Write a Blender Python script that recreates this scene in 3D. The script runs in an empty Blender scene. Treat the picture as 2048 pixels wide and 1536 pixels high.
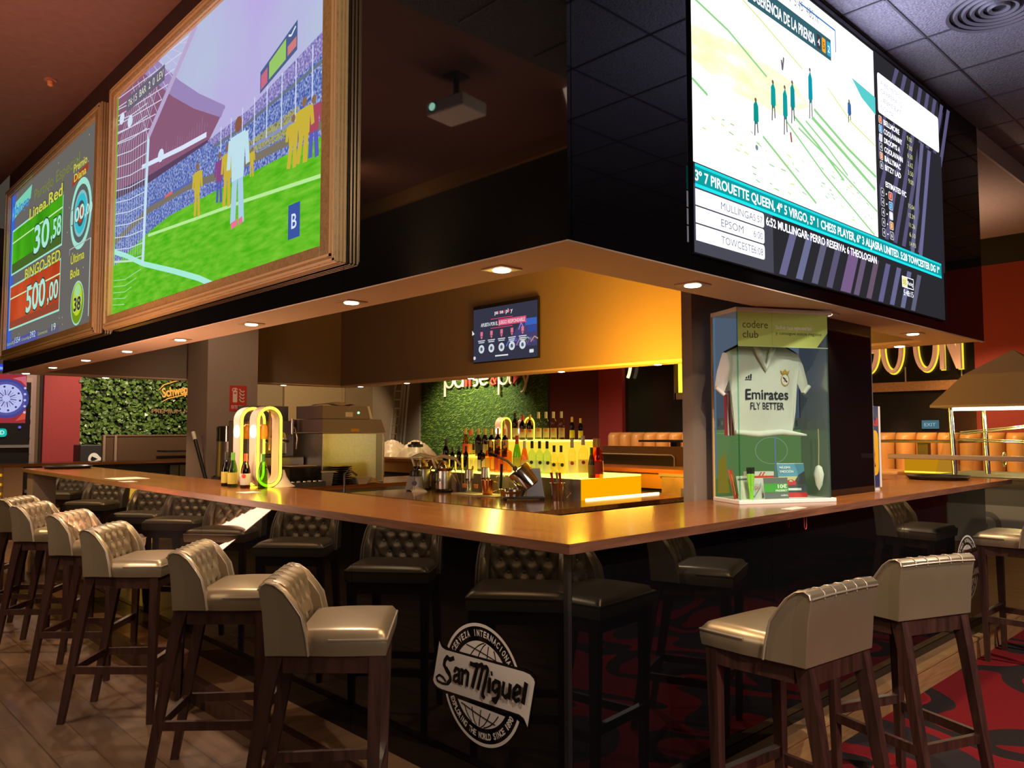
import bpy, bmesh, math, random
from mathutils import Vector, Matrix
sc = bpy.context.scene
COL = sc.collection
R = random.Random(7)
PI = math.pi
# ---------------------------------------------------------------- camera, world, exposure
CX = ((0.72461, 0.03997, 0.688), (-0.68916, 0.04361, 0.72329), (-0.0011, -0.99825, 0.05915))
CAM = Vector((-2.07781, -1.89386, 1.5))
FPX = 1583.74
cd = bpy.data.cameras.new('camera'); cam = bpy.data.objects.new('camera', cd); COL.objects.link(cam)
cd.sensor_width = 36; cd.lens = FPX / 2048 * 36; cd.clip_start = .05; cd.clip_end = 100
cam.matrix_world = Matrix(((CX[0][0], -CX[0][1], -CX[0][2], CAM.x), (CX[1][0], -CX[1][1], -CX[1][2], CAM.y), (CX[2][0], -CX[2][1], -CX[2][2], CAM.z), (0, 0, 0, 1)))
sc.camera = cam
w = bpy.data.worlds.new('world'); sc.world = w; w.use_nodes = True
w.node_tree.nodes['Background'].inputs[0].default_value = (.9, .75, .6, 1)
w.node_tree.nodes['Background'].inputs[1].default_value = 0.06
sc.view_settings.view_transform = 'Standard'; sc.view_settings.look = 'None'
sc.view_settings.exposure = 0.0; sc.view_settings.gamma = 1
sc.cycles.use_denoising = True
sc.cycles.max_bounces = 10; sc.cycles.transparent_max_bounces = 24
sc.cycles.sample_clamp_indirect = 4

def light(kind, loc, energy, col, size=.1, target=None, spot=None, blend=.5, sy=None):
    l = bpy.data.lights.new('lamp_or_fill_light', kind); l.energy = energy; l.color = col
    if kind == 'AREA':
        l.size = size
        if sy: l.shape = 'RECTANGLE'; l.size_y = sy
    else: l.shadow_soft_size = size
    if spot: l.spot_size = math.radians(spot); l.spot_blend = blend
    o = bpy.data.objects.new('lamp_or_fill_light', l); COL.objects.link(o); o.location = loc
    if target is not None:
        o.rotation_euler = (Vector(target) - Vector(loc)).to_track_quat('-Z', 'Y').to_euler()
    return o
WARM = (1, .67, .38); AMBER = (1, .5, .03); NEUT = (1, .86, .74)
# spots and soft fills added around the customer sides, outside the frame
light('SPOT', (-2.4, -.3, 4.3), 300, (1, .85, .68), .03, (-.8, 1.2, .6), 46, .3)
light('SPOT', (-2.6, 2.6, 4.4), 280, (1, .80, .58), .03, (-1.0, 3.4, .6), 46, .3)
light('SPOT', (-2.4, 6.6, 4.4), 420, (1, .66, .3), .1, (-.9, 6.6, .4), 60, .5)
light('SPOT', (-.9, -3.0, 3.7), 470, (1, .86, .72), .05, (1.1, -.6, .4), 55, .5)
light('SPOT', (3.4, -2.6, 3.7), 560, (1, .86, .72), .05, (3.2, -.7, 0), 70, .5)
light('AREA', (-3.4, 4.0, 2.9), 240, (1, .52, .34), .5, (-2.2, 4.0, 4.6), sy=9)
light('AREA', (-1.5, -5.0, 3.6), 150, (1, .8, .64), 3, (0, 0, 1.0))
light('SPOT', (-1.8, -1.9, 3.7), 260, (1, .84, .66), .1, (-.05, 1.5, 3.3), 42, .7)  # added spot to brighten the gilt side of the screen frame
light('SPOT', (6.4, .9, 2.6), 90, (1, .7, .5), .1, (6.4, 1.2, 3.7), 150, .8)  # added uplight to brighten the lower brown ceiling
light('AREA', (-3.1, 6.0, 4.0), 60, (1, .62, .3), .3, (-3.8, 6.0, 4.5), sy=7)  # added wash to brighten the ochre band
light('AREA', (-3.7, 2.0, 2.6), 90, (1, .74, .54), 1.5, (0, 2.5, 1.2), sy=6)  # added ambient fill from the hall wall side
# lights of the rooms behind the bar
for x_, y_, e_ in ((7.0, 2.2, 420), (7.0, 6.5, 420), (6.5, 9.6, 300)): light('SPOT', (x_, y_, 3.6), e_, (1, .72, .45), .1, (x_ + 1.2, y_, 0), 110, .8)
light('SPOT', (8.4, 11.6, 3.4), 700, (1, .9, .6), .08, (10, 11.9, 1.5), 95, .6)
light('SPOT', (2.6, 10.4, 3.6), 420, (1, .80, .55), .06, (2.9, 13, 1.5), 85, .6)
light('SPOT', (.6, 10.0, 3.6), 300, (1, .72, .55), .06, (1.2, 13, 1.6), 70, .6)
light('SPOT', (6.2, 12.2, 3.7), 1500, (1, .76, .42), .05, (7.6, 16, 1.6), 62, .35)
light('SPOT', (1.3, 6.2, 3.6), 110, (1, .75, .5), .1, (2.4, 8.2, 1.2), 70, .7)
# ---------------------------------------------------------------- materials
def lin(h):
    if isinstance(h, str):
        h = h.lstrip('#'); c = [int(h[i:i + 2], 16) / 255 for i in (0, 2, 4)]
        return tuple(x / 12.92 if x <= .04045 else ((x + .055) / 1.055) ** 2.4 for x in c)
    return tuple(h)
_mc = {}
def pm(name, col, rough=.5, metal=0., spec=.5, coat=0., em=None, es=0., trans=0., ior=1.5, alpha=1.):
    if name in _mc: return _mc[name]
    m = bpy.data.materials.new(name); m.use_nodes = True
    b = m.node_tree.nodes['Principled BSDF']; i = b.inputs
    i['Base Color'].default_value = (*lin(col), 1); i['Roughness'].default_value = rough; i['Metallic'].default_value = metal
    i['Specular IOR Level'].default_value = spec; i['Coat Weight'].default_value = coat; i['Coat Roughness'].default_value = .08
    i['Transmission Weight'].default_value = trans; i['IOR'].default_value = ior; i['Alpha'].default_value = alpha
    if em: i['Emission Color'].default_value = (*lin(em), 1); i['Emission Strength'].default_value = es
    _mc[name] = m
    return m
def emm(col, s=1.):
    key = 'glow_%s_%g' % (col, s)
    if key in _mc: return _mc[key]
    m = bpy.data.materials.new('glow_colour'); m.use_nodes = True; nt = m.node_tree; nt.nodes.clear()
    e = nt.nodes.new('ShaderNodeEmission'); o = nt.nodes.new('ShaderNodeOutputMaterial')
    e.inputs[0].default_value = (*lin(col), 1); e.inputs[1].default_value = s
    nt.links.new(e.outputs[0], o.inputs[0]); _mc[key] = m
    return m
def thin(name, col, gloss=1.0, rough=.02, ior=1.45, tint=None):
    """clear thin glass: tinted transparency with a fresnel reflection"""
    if name in _mc: return _mc[name]
    m = bpy.data.materials.new(name); m.use_nodes = True; nt = m.node_tree; nt.nodes.clear(); N = nt.nodes.new; L = nt.links.new
    t = N('ShaderNodeBsdfTransparent'); g = N('ShaderNodeBsdfGlossy'); f = N('ShaderNodeFresnel'); x = N('ShaderNodeMixShader'); o = N('ShaderNodeOutputMaterial')
    t.inputs[0].default_value = (*lin(col), 1); g.inputs[0].default_value = (gloss, gloss, gloss, 1); g.inputs[1].default_value = rough
    f.inputs[0].default_value = ior; ge = N('ShaderNodeNewGeometry'); iv = N('ShaderNodeMath'); iv.operation = 'SUBTRACT'; iv.inputs[0].default_value = 1; mu = N('ShaderNodeMath'); mu.operation = 'MULTIPLY'
    L(ge.outputs['Backfacing'], iv.inputs[1]); L(f.outputs[0], mu.inputs[0]); L(iv.outputs[0], mu.inputs[1]); L(mu.outputs[0], x.inputs[0]); L(t.outputs[0], x.inputs[1]); L(g.outputs[0], x.inputs[2]); L(x.outputs[0], o.inputs[0]); _mc[name] = m
    return m
def nodes(m):
    nt = m.node_tree; b = nt.nodes['Principled BSDF']
    return nt, nt.nodes.new, nt.links.new, b
def ramp(N, stops):
    r = N('ShaderNodeValToRGB'); e = r.color_ramp.elements
    while len(e) < len(stops): e.new(.5)
    for k, (p, c) in enumerate(stops): e[k].position = p; e[k].color = (*lin(c), 1)
    return r
def coords(N, L, scale=(1, 1, 1), rot=(0, 0, 0), kind='Object'):
    t = N('ShaderNodeTexCoord'); mp = N('ShaderNodeMapping'); mp.inputs['Scale'].default_value = scale; mp.inputs['Rotation'].default_value = rot
    L(t.outputs[kind], mp.inputs[0]); return mp
def bump(N, L, b, src, strength=.2, dist=.01):
    k = N('ShaderNodeBump'); k.inputs['Strength'].default_value = strength; k.inputs['Distance'].default_value = dist
    L(src, k.inputs['Height']); L(k.outputs[0], b.inputs['Normal'])
def woodm(name, c0, c1, scale=(1.2, 14, 14), rough=.35, coat=0., rot=(0, 0, 0)):
    m = pm(name, c0, rough, coat=coat); nt, N, L, b = nodes(m)
    mp = coords(N, L, scale, rot); n = N('ShaderNodeTexNoise'); n.inputs['Scale'].default_value = 2.2; n.inputs['Detail'].default_value = 7; n.inputs['Distortion'].default_value = .6
    L(mp.outputs[0], n.inputs[0]); r = ramp(N, [(.32, c0), (.68, c1)]); L(n.outputs[0], r.inputs[0]); L(r.outputs[0], b.inputs['Base Color'])
    bump(N, L, b, n.outputs[0], .08, .004)
    return m
def noisem(name, c0, c1, scale=30, rough=.6, bs=.1, bd=.005, lo=.35, hi=.65, metal=0., spec=.5):
    m = pm(name, c0, rough, metal, spec); nt, N, L, b = nodes(m)
    mp = coords(N, L); n = N('ShaderNodeTexNoise'); n.inputs['Scale'].default_value = scale; n.inputs['Detail'].default_value = 4
    L(mp.outputs[0], n.inputs[0]); r = ramp(N, [(lo, c0), (hi, c1)]); L(n.outputs[0], r.inputs[0]); L(r.outputs[0], b.inputs['Base Color'])
    if bs: bump(N, L, b, n.outputs[0], bs, bd)
    return m
BLACKGLASS = pm('black_glass', (.0035, .0035, .004), .025, spec=.5)
WOODX = woodm('counter_wood_across', (.19, .066, .016), (.34, .125, .03), (1.0, 13, 13), .22, .2)
WOODY = woodm('counter_wood_along', (.19, .066, .016), (.34, .125, .03), (13, 1.0, 13), .22, .2)
EDGEW = woodm('counter_edge_wood', (.13, .05, .026), (.23, .092, .05), (2, 2, 26), .38)
LEGW = woodm('dark_stained_wood', (.028, .011, .008), (.066, .027, .019), (16, 16, 1.4), .38)
LEATHER = noisem('bronze_leather', (.37, .292, .185), (.395, .312, .20), 8, .33, .0, .001, metal=.6)
PADL = noisem('bronze_leather_tufted', (.37, .292, .185), (.395, .312, .20), 8, .43, .0, .001, metal=.5)
PIPING = pm('leather_piping', (.46, .38, .29), .3, .45)
SOFFIT = pm('soffit_paint', (.56, .40, .29), .7)
TAUPE = noisem('taupe_paint', (.20, .145, .105), (.22, .16, .115), 220, .75, .05, .001)
TAUPEL = noisem('pale_taupe_paint', (.27, .20, .155), (.29, .22, .17), 220, .75, .05, .001)
CHROME = pm('chrome', (.75, .73, .70), .12, 1.)
STEEL = noisem('brushed_steel', (.50, .48, .45), (.56, .54, .51), 40, .32, .0, metal=1.)
STEELD = pm('grey_steel', (.30, .28, .27), .36, .85)
BLACKP = pm('black_plastic', (.012, .011, .011), .35)
BLACKM = pm('black_matte', (.012, .01, .009), .7)
WHITEP = pm('white_paint', (.75, .72, .68), .4)
GREYP = pm('grey_plastic', (.22, .21, .20), .5)
REDW = noisem('red_wall_paint', (.25, .02, .022), (.28, .026, .028), 60, .7, .1, .002)
REDD = noisem('dark_red_wall_paint', (.10, .012, .010), (.12, .015, .012), 60, .7, .1, .002)
PAPER = pm('paper', (.80, .72, .58), .7)
CLEAR = thin('clear_glass', (.93, .97, .95))
PANE = thin('green_edge_glass', (.90, .965, .93), ior=1.4)
GOLDWOOD = woodm('golden_frame_wood', (.20, .12, .045), (.32, .20, .08), (3, 22, 22), .4, .2)
BRASS = pm('pale_gilt', (.75, .52, .28), .35, .6)
# ---------------------------------------------------------------- mesh helpers
def link(o, parent=None):
    COL.objects.link(o)
    if parent is not None: o.parent = parent
    return o
def tag(o, label=None, cat=None, group=None, kind=None):
    if label: o['label'] = label
    if cat: o['category'] = cat
    if group: o['group'] = group
    if kind: o['kind'] = kind
    return o
def thing(name, loc, label, cat, rz=0., group=None):
    o = bpy.data.objects.new(name, None); o.empty_display_size = .05; link(o)
    o.location = loc; o.rotation_euler = (0, 0, rz); return tag(o, label, cat, group)
def dup(root, loc=None, rz=None, label=None, group=None):
    r = root.copy(); COL.objects.link(r)
    if loc is not None: r.location = loc
    if rz is not None: r.rotation_euler = (0, 0, rz)
    if label: r['label'] = label
    if group: r['group'] = group
    for ch in list(root.children):
        c = ch.copy(); COL.objects.link(c); c.parent = r
        for g in list(ch.children):
            d = g.copy(); COL.objects.link(d); d.parent = c
    return r
class MB:
    def __init__(s): s.bm = bmesh.new(); s.i = 0
    def m(s, i): s.i = i; return s
    def _fin(s, faces):
        for f in faces: f.material_index = s.i
        return faces
    def poly(s, pts):
        vs = [s.bm.verts.new(p) for p in pts]
        try: f = s.bm.faces.new(vs)
        except ValueError: return s
        f.material_index = s.i; return s
    def hexa(s, a, b):
        """a: 4 lower points, b: 4 upper points (counter-clockwise seen from above)"""
        va = [s.bm.verts.new(p) for p in a]; vb = [s.bm.verts.new(p) for p in b]
        fs = [s.bm.faces.new(va[::-1]), s.bm.faces.new(vb)]
        for k in range(len(a)): fs.append(s.bm.faces.new((va[k], va[(k + 1) % len(a)], vb[(k + 1) % len(a)], vb[k])))
        s._fin(fs); return s
    def box(s, x0, x1, y0, y1, z0, z1, bev=0.):
        n0 = len(s.bm.faces)
        vs = [s.bm.verts.new(p) for p in ((x0, y0, z0), (x1, y0, z0), (x1, y1, z0), (x0, y1, z0), (x0, y0, z1), (x1, y0, z1), (x1, y1, z1), (x0, y1, z1))]
        fs = [s.bm.faces.new([vs[k] for k in q]) for q in ((3, 2, 1, 0), (4, 5, 6, 7), (0, 1, 5, 4), (1, 2, 6, 5), (2, 3, 7, 6), (3, 0, 4, 7))]
        s._fin(fs)
        if bev:
            es = list({e for f in fs for e in f.edges})
            r = bmesh.ops.bevel(s.bm, geom=es, offset=bev, segments=2, affect='EDGES', profile=.5); s._fin(r['faces'])
        return s
    def cbox(s, c, d, bev=0.): return s.box(c[0] - d[0] / 2, c[0] + d[0] / 2, c[1] - d[1] / 2, c[1] + d[1] / 2, c[2] - d[2] / 2, c[2] + d[2] / 2, bev)
    def prism(s, pts, M, depth):
        """2-D outline pts in the XY plane of matrix M, extruded by depth along its Z"""
        a = [M @ Vector((p[0], p[1], 0)) for p in pts]; b = [M @ Vector((p[0], p[1], depth)) for p in pts]
        return s.hexa(a, b)
    def ring(s, rings, close=True, cap=True):
        vv = [[s.bm.verts.new(p) for p in r] for r in rings]; n = len(vv[0]); fs = []
        for a, b in zip(vv, vv[1:]):
            for k in range(n if close else n - 1):
                try: fs.append(s.bm.faces.new((a[k], a[(k + 1) % n], b[(k + 1) % n], b[k])))
                except ValueError: pass
        if cap and close:
            for r, q in ((vv[0][::-1], rings[0]), (vv[-1], rings[-1])):
                try: fs.append(s.bm.faces.new(r))
                except ValueError: pass
        s._fin(fs); return s
    def lathe(s, prof, c=(0, 0, 0), n=20, cap=True, M=None):
        rings = []
        for r, z in prof:
            rr = [Vector((r * math.cos(2 * PI * k / n), r * math.sin(2 * PI * k / n), z)) for k in range(n)]
            rings.append([(M @ p) if M is not None else p + Vector(c) for p in rr])
        return s.ring(rings, True, cap)
    def tube(s, pts, r, n=8, cap=True):
        pts = [Vector(p) for p in pts]; rings = []; up = Vector((0, 0, 1))
        rs = r if isinstance(r, (list, tuple)) else [r] * len(pts)
        d0 = (pts[1] - pts[0]).normalized(); a = d0.cross(up)
        if a.length < 1e-3: a = d0.cross(Vector((1, 0, 0)))
        a.normalize()
        for k, p in enumerate(pts):
            d = (pts[min(k + 1, len(pts) - 1)] - pts[max(k - 1, 0)]).normalized()
            a = (a - d * a.dot(d)).normalized(); b = d.cross(a)
            rings.append([p + rs[k] * (math.cos(2 * PI * j / n) * a + math.sin(2 * PI * j / n) * b) for j in range(n)])
        return s.ring(rings, True, cap)
    def cyl(s, p0, p1, r0, r1=None, n=16): return s.tube([p0, p1], [r0, r0 if r1 is None else r1], n)
    def ball(s, c, r, n=12, sz=1.):
        prof = [(max(1e-4, r * math.sin(PI * k / 8)), -r * sz * math.cos(PI * k / 8)) for k in range(9)]
        return s.lathe(prof, c, n)
    def grid(s, fn, nu, nv):
        vv = [[s.bm.verts.new(fn(u / nu, v / nv)) for v in range(nv + 1)] for u in range(nu + 1)]; fs = []
        for a in range(nu):
            for b in range(nv): fs.append(s.bm.faces.new((vv[a][b], vv[a + 1][b], vv[a + 1][b + 1], vv[a][b + 1])))
        s._fin(fs); return s
    def text(s, body, M, h, width=None, align='L', ext=0., bold=0., shear=0., sy=1.):
        """lettering in the XY plane of M; h = capital height"""
        cu = bpy.data.curves.new('lettering', 'FONT'); cu.body = body; cu.size = 1; cu.offset = bold; cu.shear = shear; cu.extrude = ext; cu.resolution_u = 3
        ob = bpy.data.objects.new('lettering', cu); me = bpy.data.meshes.new_from_object(ob)
        xs = [v.co.x for v in me.vertices]
        if not xs: return s
        x0, x1 = min(xs), max(xs); k = h / .729; kx = k if width is None else width / (x1 - x0)
        off = {'L': x0, 'C': (x0 + x1) / 2, 'R': x1}[align]
        n0 = len(s.bm.verts); f0 = len(s.bm.faces)
        s.bm.from_mesh(me); s.bm.verts.ensure_lookup_table(); s.bm.faces.ensure_lookup_table()
        for v in s.bm.verts[n0:]: v.co = M @ Vector(((v.co.x - off) * kx, v.co.y * k * sy, v.co.z))
        for f in s.bm.faces[f0:]: f.material_index = s.i
        bpy.data.objects.remove(ob); bpy.data.meshes.remove(me); bpy.data.curves.remove(cu)
        return s
    def build(s, name, mats, parent=None, smooth=None, sub=0, label=None):
        if not isinstance(mats, (list, tuple)): mats = [mats]
        bmesh.ops.recalc_face_normals(s.bm, faces=s.bm.faces)
        me = bpy.data.meshes.new(name); s.bm.to_mesh(me); s.bm.free()
        for m in mats: me.materials.append(m)
        if smooth is not None:
            for p in me.polygons: p.use_smooth = True
            try: me.set_sharp_from_angle(angle=math.radians(smooth))
            except Exception: pass
        o = bpy.data.objects.new(name, me); link(o, parent)
        if label: o['label'] = label
        if sub:
            md = o.modifiers.new('subsurf', 'SUBSURF'); md.levels = sub; md.render_levels = sub
        return o
def frame(o, u, v):
    """matrix whose X is u, Y is v, origin o"""
    u = Vector(u).normalized(); v = Vector(v).normalized(); n = u.cross(v)
    return Matrix(((u.x, v.x, n.x, o[0]), (u.y, v.y, n.y, o[1]), (u.z, v.z, n.z, o[2]), (0, 0, 0, 1)))
class Pic:
    """a flat picture on a real surface: polygons of glowing or painted colour in one mesh"""
    def __init__(s, M, lay=.00006): s.M = M; s.mb = MB(); s.mats = []; s.lay = lay; s.k = 0
    def mat(s, m):
        if not isinstance(m, bpy.types.Material): m = emm(m, s.str)
        if m not in s.mats: s.mats.append(m)
        s.mb.m(s.mats.index(m)); return s
    str = 1.
    def up(s, n=1): s.k += n; return s
    def poly(s, pts, m): s.mat(m); s.k += 1; s.mb.poly([s.M @ Vector((p[0], p[1], s.k * s.lay)) for p in pts]); return s
    def rect(s, x0, y0, x1, y1, m): return s.poly([(x0, y0), (x1, y0), (x1, y1), (x0, y1)], m)
    def rrect(s, x0, y0, x1, y1, r, m):
        p = []
        for cx, cy, a0 in ((x1 - r, y0 + r, -90), (x1 - r, y1 - r, 0), (x0 + r, y1 - r, 90), (x0 + r, y0 + r, 180)):
            p += [(cx + r * math.cos(math.radians(a0 + t)), cy + r * math.sin(math.radians(a0 + t))) for t in (0, 30, 60, 90)]
        return s.poly(p, m)
    def disc(s, x, y, r, m, ry=None, n=24, a0=0, a1=360): return s.poly([(x + r * math.cos(math.radians(a0 + (a1 - a0) * k / n)), y + (ry or r) * math.sin(math.radians(a0 + (a1 - a0) * k / n))) for k in range(n + (a1 - a0 < 360))], m)
    def annulus(s, x, y, r0, r1, m, a0=0, a1=360, n=32, kx=1.):
        s.mat(m); s.k += 1
        for k in range(n):
            t0, t1 = (math.radians(a0 + (a1 - a0) * q / n) for q in (k, k + 1))
            s.mb.poly([s.M @ Vector((x + kx * r * math.cos(t), y + r * math.sin(t), s.k * s.lay)) for r, t in ((r0, t0), (r1, t0), (r1, t1), (r0, t1))])
        return s
    def line(s, pts, wd, m):
        s.mat(m); s.k += 1
        for a, b in zip(pts, pts[1:]):
            a = Vector(a); b = Vector(b); d = b - a
            if d.length < 1e-6: continue
            n = Vector((-d.y, d.x)).normalized() * wd / 2
            s.mb.poly([s.M @ Vector((p.x, p.y, s.k * s.lay)) for p in (a - n, b - n, b + n, a + n)])
        return s
    def text(s, t, x, y, h, m, width=None, align='L', bold=0., shear=0., rot=0.):
        s.mat(m); s.k += 1
        s.mb.text(t, s.M @ Matrix.Translation((x, y, s.k * s.lay)) @ Matrix.Rotation(rot, 4, 'Z'), h, width, align, 0., bold, shear); return s
    def build(s, name, parent=None): return s.mb.build(name, s.mats, parent)
ORD = 'first second third fourth fifth sixth seventh eighth ninth tenth eleventh twelfth thirteenth fourteenth fifteenth sixteenth seventeenth eighteenth nineteenth twentieth'.split()
# ================================================================ the setting
FL = -.125                       # floor of the customer sides; the bar stands on a step up to z = .02
STEP = .02
H = 1.1025                       # counter top
SOF = 2.185                      # underside of the canopy
def struct(name, mb, mats, **k): return tag(mb.build(name, mats, **k), kind='structure')
PLANK = woodm('floor_planks', (.085, .05, .03), (.15, .092, .056), (9, 1.0, 1), .4, .1)
nt, N, L, b = nodes(PLANK)
mp = coords(N, L, (1, 1, 1), (0, 0, PI / 2)); br = N('ShaderNodeTexBrick'); br.inputs['Scale'].default_value = 1; br.inputs['Brick Width'].default_value = 1.3; br.inputs['Row Height'].default_value = .19
br.inputs['Mortar Size'].default_value = .004; br.inputs['Color1'].default_value = (.82, .80, .78, 1); br.inputs['Color2'].default_value = (1.1, 1.05, 1, 1); br.inputs['Mortar'].default_value = (.45, .40, .36, 1)
L(mp.outputs[0], br.inputs[0]); mx = N('ShaderNodeMix'); mx.data_type = 'RGBA'; mx.blend_type = 'MULTIPLY'; mx.inputs[0].default_value = 1
src = b.inputs['Base Color'].links[0].from_socket; L(src, mx.inputs[6]); L(br.outputs[0], mx.inputs[7]); L(mx.outputs[2], b.inputs['Base Color'])
# patterned carpet: charcoal ground, red blobs with dark cores, dotted fields of orange and yellow
CARPET = pm('patterned_carpet', (.03, .02, .02), .95, spec=.1); nt, N, L, b = nodes(CARPET)
mp = coords(N, L, (1, 1, 1)); n1 = N('ShaderNodeTexNoise'); n1.inputs['Scale'].default_value = .95; n1.inputs['Detail'].default_value = 1.2; n1.inputs['Distortion'].default_value = .5
L(mp.outputs[0], n1.inputs[0])
r1 = ramp(N, [(0, '#322a2c'), (.455, '#332b2d'), (.46, '#7d1a20'), (.535, '#8f1c22'), (.54, '#2a2222'), (.60, '#2a2222'), (.605, '#74161c'), (1, '#861a20')]); r1.color_ramp.interpolation = 'CONSTANT'
L(n1.outputs[0], r1.inputs[0])
vo = N('ShaderNodeTexVoronoi'); vo.inputs['Scale'].default_value = 11; vo.inputs['Randomness'].default_value = .25; L(mp.outputs[0], vo.inputs[0])
lt = N('ShaderNodeMath'); lt.operation = 'LESS_THAN'; lt.inputs[1].default_value = .26; L(vo.outputs['Distance'], lt.inputs[0])
n2 = N('ShaderNodeTexNoise'); n2.inputs['Scale'].default_value = .9; n2.inputs['Detail'].default_value = 0; mp2 = coords(N, L); mp2.inputs['Location'].default_value = (3.1, 7.7, 0); L(mp2.outputs[0], n2.inputs[0])
gt = N('ShaderNodeMath'); gt.operation = 'GREATER_THAN'; gt.inputs[1].default_value = .47; L(n2.outputs[0], gt.inputs[0])
mu = N('ShaderNodeMath'); mu.operation = 'MULTIPLY'; L(lt.outputs[0], mu.inputs[0]); L(gt.outputs[0], mu.inputs[1])
rc = ramp(N, [(0, '#c23a20'), (.62, '#c84428'), (.64, '#d8a040'), (1, '#dcaa4a')]); rc.color_ramp.interpolation = 'CONSTANT'
sp = N('ShaderNodeSeparateColor'); L(vo.outputs['Color'], sp.inputs[0]); L(sp.outputs[0], rc.inputs[0])
mx = N('ShaderNodeMix'); mx.data_type = 'RGBA'; L(mu.outputs[0], mx.inputs[0]); L(r1.outputs[0], mx.inputs[6]); L(rc.outputs[0], mx.inputs[7])
n3 = N('ShaderNodeTexNoise'); n3.inputs['Scale'].default_value = 260; L(mp.outputs[0], n3.inputs[0])
m2 = N('ShaderNodeMix'); m2.data_type = 'RGBA'; m2.blend_type = 'MULTIPLY'; m2.inputs[0].default_value = .6; L(mx.outputs[2], m2.inputs[6]); L(n3.outputs[0], m2.inputs[7]); L(m2.outputs[2], b.inputs['Base Color'])
bump(N, L, b, n3.outputs[0], .5, .006)
CEILR = noisem('red_brown_ceiling_paint', (.155, .062, .048), (.175, .075, .058), 12, .8, .04, .002)
TILE = noisem('grey_mineral_tile', (.15, .145, .155), (.23, .225, .24), 75, .85, .9, .012)
struct('floor', MB().box(-8, -.12, -8, 16, FL - .1, FL), PLANK)
struct('floor_carpet', MB().box(-.12, 12, -8, 0.0, FL - .1, FL).box(5.6, 12, 0, 17, FL - .1, FL), CARPET)
struct('floor_platform', MB().box(-.12, 5.6, 0.0, 16, FL - .1, STEP), woodm('platform_boards', (.14, .075, .035), (.22, .12, .055), (1, 9, 1), .4, .1))
RISER = woodm('riser_oak', (.26, .135, .05), (.36, .20, .085), (2, 2, 30), .35, .2)
struct('trim_1', MB().box(-.12, 5.62, -.012, 0, FL, STEP).box(-.12, 5.62, -.02, .03, STEP - .012, STEP + .004), RISER)
struct('trim_2', MB().box(-.132, -.12, -.012, 16, FL, STEP).box(-.14, -.09, -.012, 16, STEP - .012, STEP + .004), LEGW)
struct('ceiling', MB().box(-8, 0.0, 1.62, 16, 4.58, 4.7), CEILR)
struct('ceiling_drop', MB().box(-8, 0.0, 1.56, 1.62, 3.87, 4.6), TILE)
struct('ceiling_tiles', MB().box(-8, 0, -8, 1.56, 3.87, 3.95).box(0, 12, -8, 0.0, 3.87, 3.95), TILE)
gm = MB()
for k in range(-14, 20): gm.box(2.32 + .62 * k - .006, 2.32 + .62 * k + .006, -8, 0.0 if 2.32 + .62 * k > 0 else 1.55, 3.864, 3.871)
for k in range(0, 16): gm.box(-8 if k < 15 else 0, 12, -.25 - .62 * k - .006, -.25 - .62 * k + .006, 3.864, 3.871)
gm.box(-8, 0, .37 - .006, .37 + .006, 3.864, 3.871).box(-8, 0, .99 - .006, .99 + .006, 3.864, 3.871)
struct('ceiling_grid', gm, pm('ceiling_grid_paint', (.045, .045, .05), .5))
struct('ceiling_back', MB().box(4.75, 8.1, .02, 16, 3.71, 3.8), noisem('brown_ceiling_paint', (.21, .145, .115), (.23, .16, .13), 30, .8, .02, .001))
struct('ceiling_edge', MB().box(4.75, 12, 0.0, .02, 3.71, 3.87), pm('ceiling_edge_paint', (.30, .23, .19), .7))
struct('ceiling_far', MB().box(8.1, 12, .02, 17, 4.12, 4.2).box(-8, 8.1, 9.2, 16, 3.85, 3.95), BLACKM)
# left wall of the hall (seen mirrored in the black glass)
struct('wall_left', MB().box(-4.0, -3.85, -8, 16, FL, 4.41), pm('dark_hall_paint', (.035, .028, .025), .6))
struct('trim_3', MB().box(-3.87, -3.8, 3.0, 16, 4.41, 4.58).box(-3.87, -3.7, 1.62, 3.0, 4.30, 4.47), pm('ochre_band_paint', (.32, .17, .05), .7))
struct('wall_front', MB().box(-8, 12, -8.1, -8, FL, 3.9), pm('front_wall_paint', (.10, .07, .06), .8))
# far wall on the side of the long sign: black panels, red columns
struct('wall_back', MB().box(10, 10.12, 1.58, 7.64, FL, 4.15), pm('black_wall_panel', (.012, .010, .009), .12, spec=.35))
struct('wall_right', MB().box(10, 10.12, -8, 1.58, FL, 3.75), REDW)
struct('wall_beam', MB().box(9.98, 10.12, -8, 1.58, 3.75, 4.15), BLACKM)
struct('wall_column', MB().box(9.9, 10.12, 7.64, 8.22, FL, 4.1), REDW)
struct('wall_red', MB().box(10, 10.12, 8.22, 9.66, FL, 4.1), REDD)
struct('wall_grass_backing', MB().box(10.0, 10.12, 9.66, 14.1, FL, 4.1), pm('grass_backing', (.03, .05, .01), .9))
struct('trim_4', MB().box(9.93, 10.12, 14.1, 14.85, FL, 4.1), TAUPEL)
struct('wall_gap', MB().box(10, 10.12, 14.85, 16.4, FL, 4.1), TAUPEL)
struct('wall_far', MB().box(4.6, 10.1, 16.3, 16.45, FL, 4.1), noisem('brown_plaster', (.17, .115, .065), (.19, .13, .075), 40, .8, .03, .001))
struct('wall_far_left', MB().box(-8, 4.6, 13.0, 13.15, FL, 3.9), pm('dark_far_wall', (.05, .036, .03), .7))
struct('wall_side', MB().box(4.6, 4.7, 12.2, 16.4, FL, 3.9), TAUPE)
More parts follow.
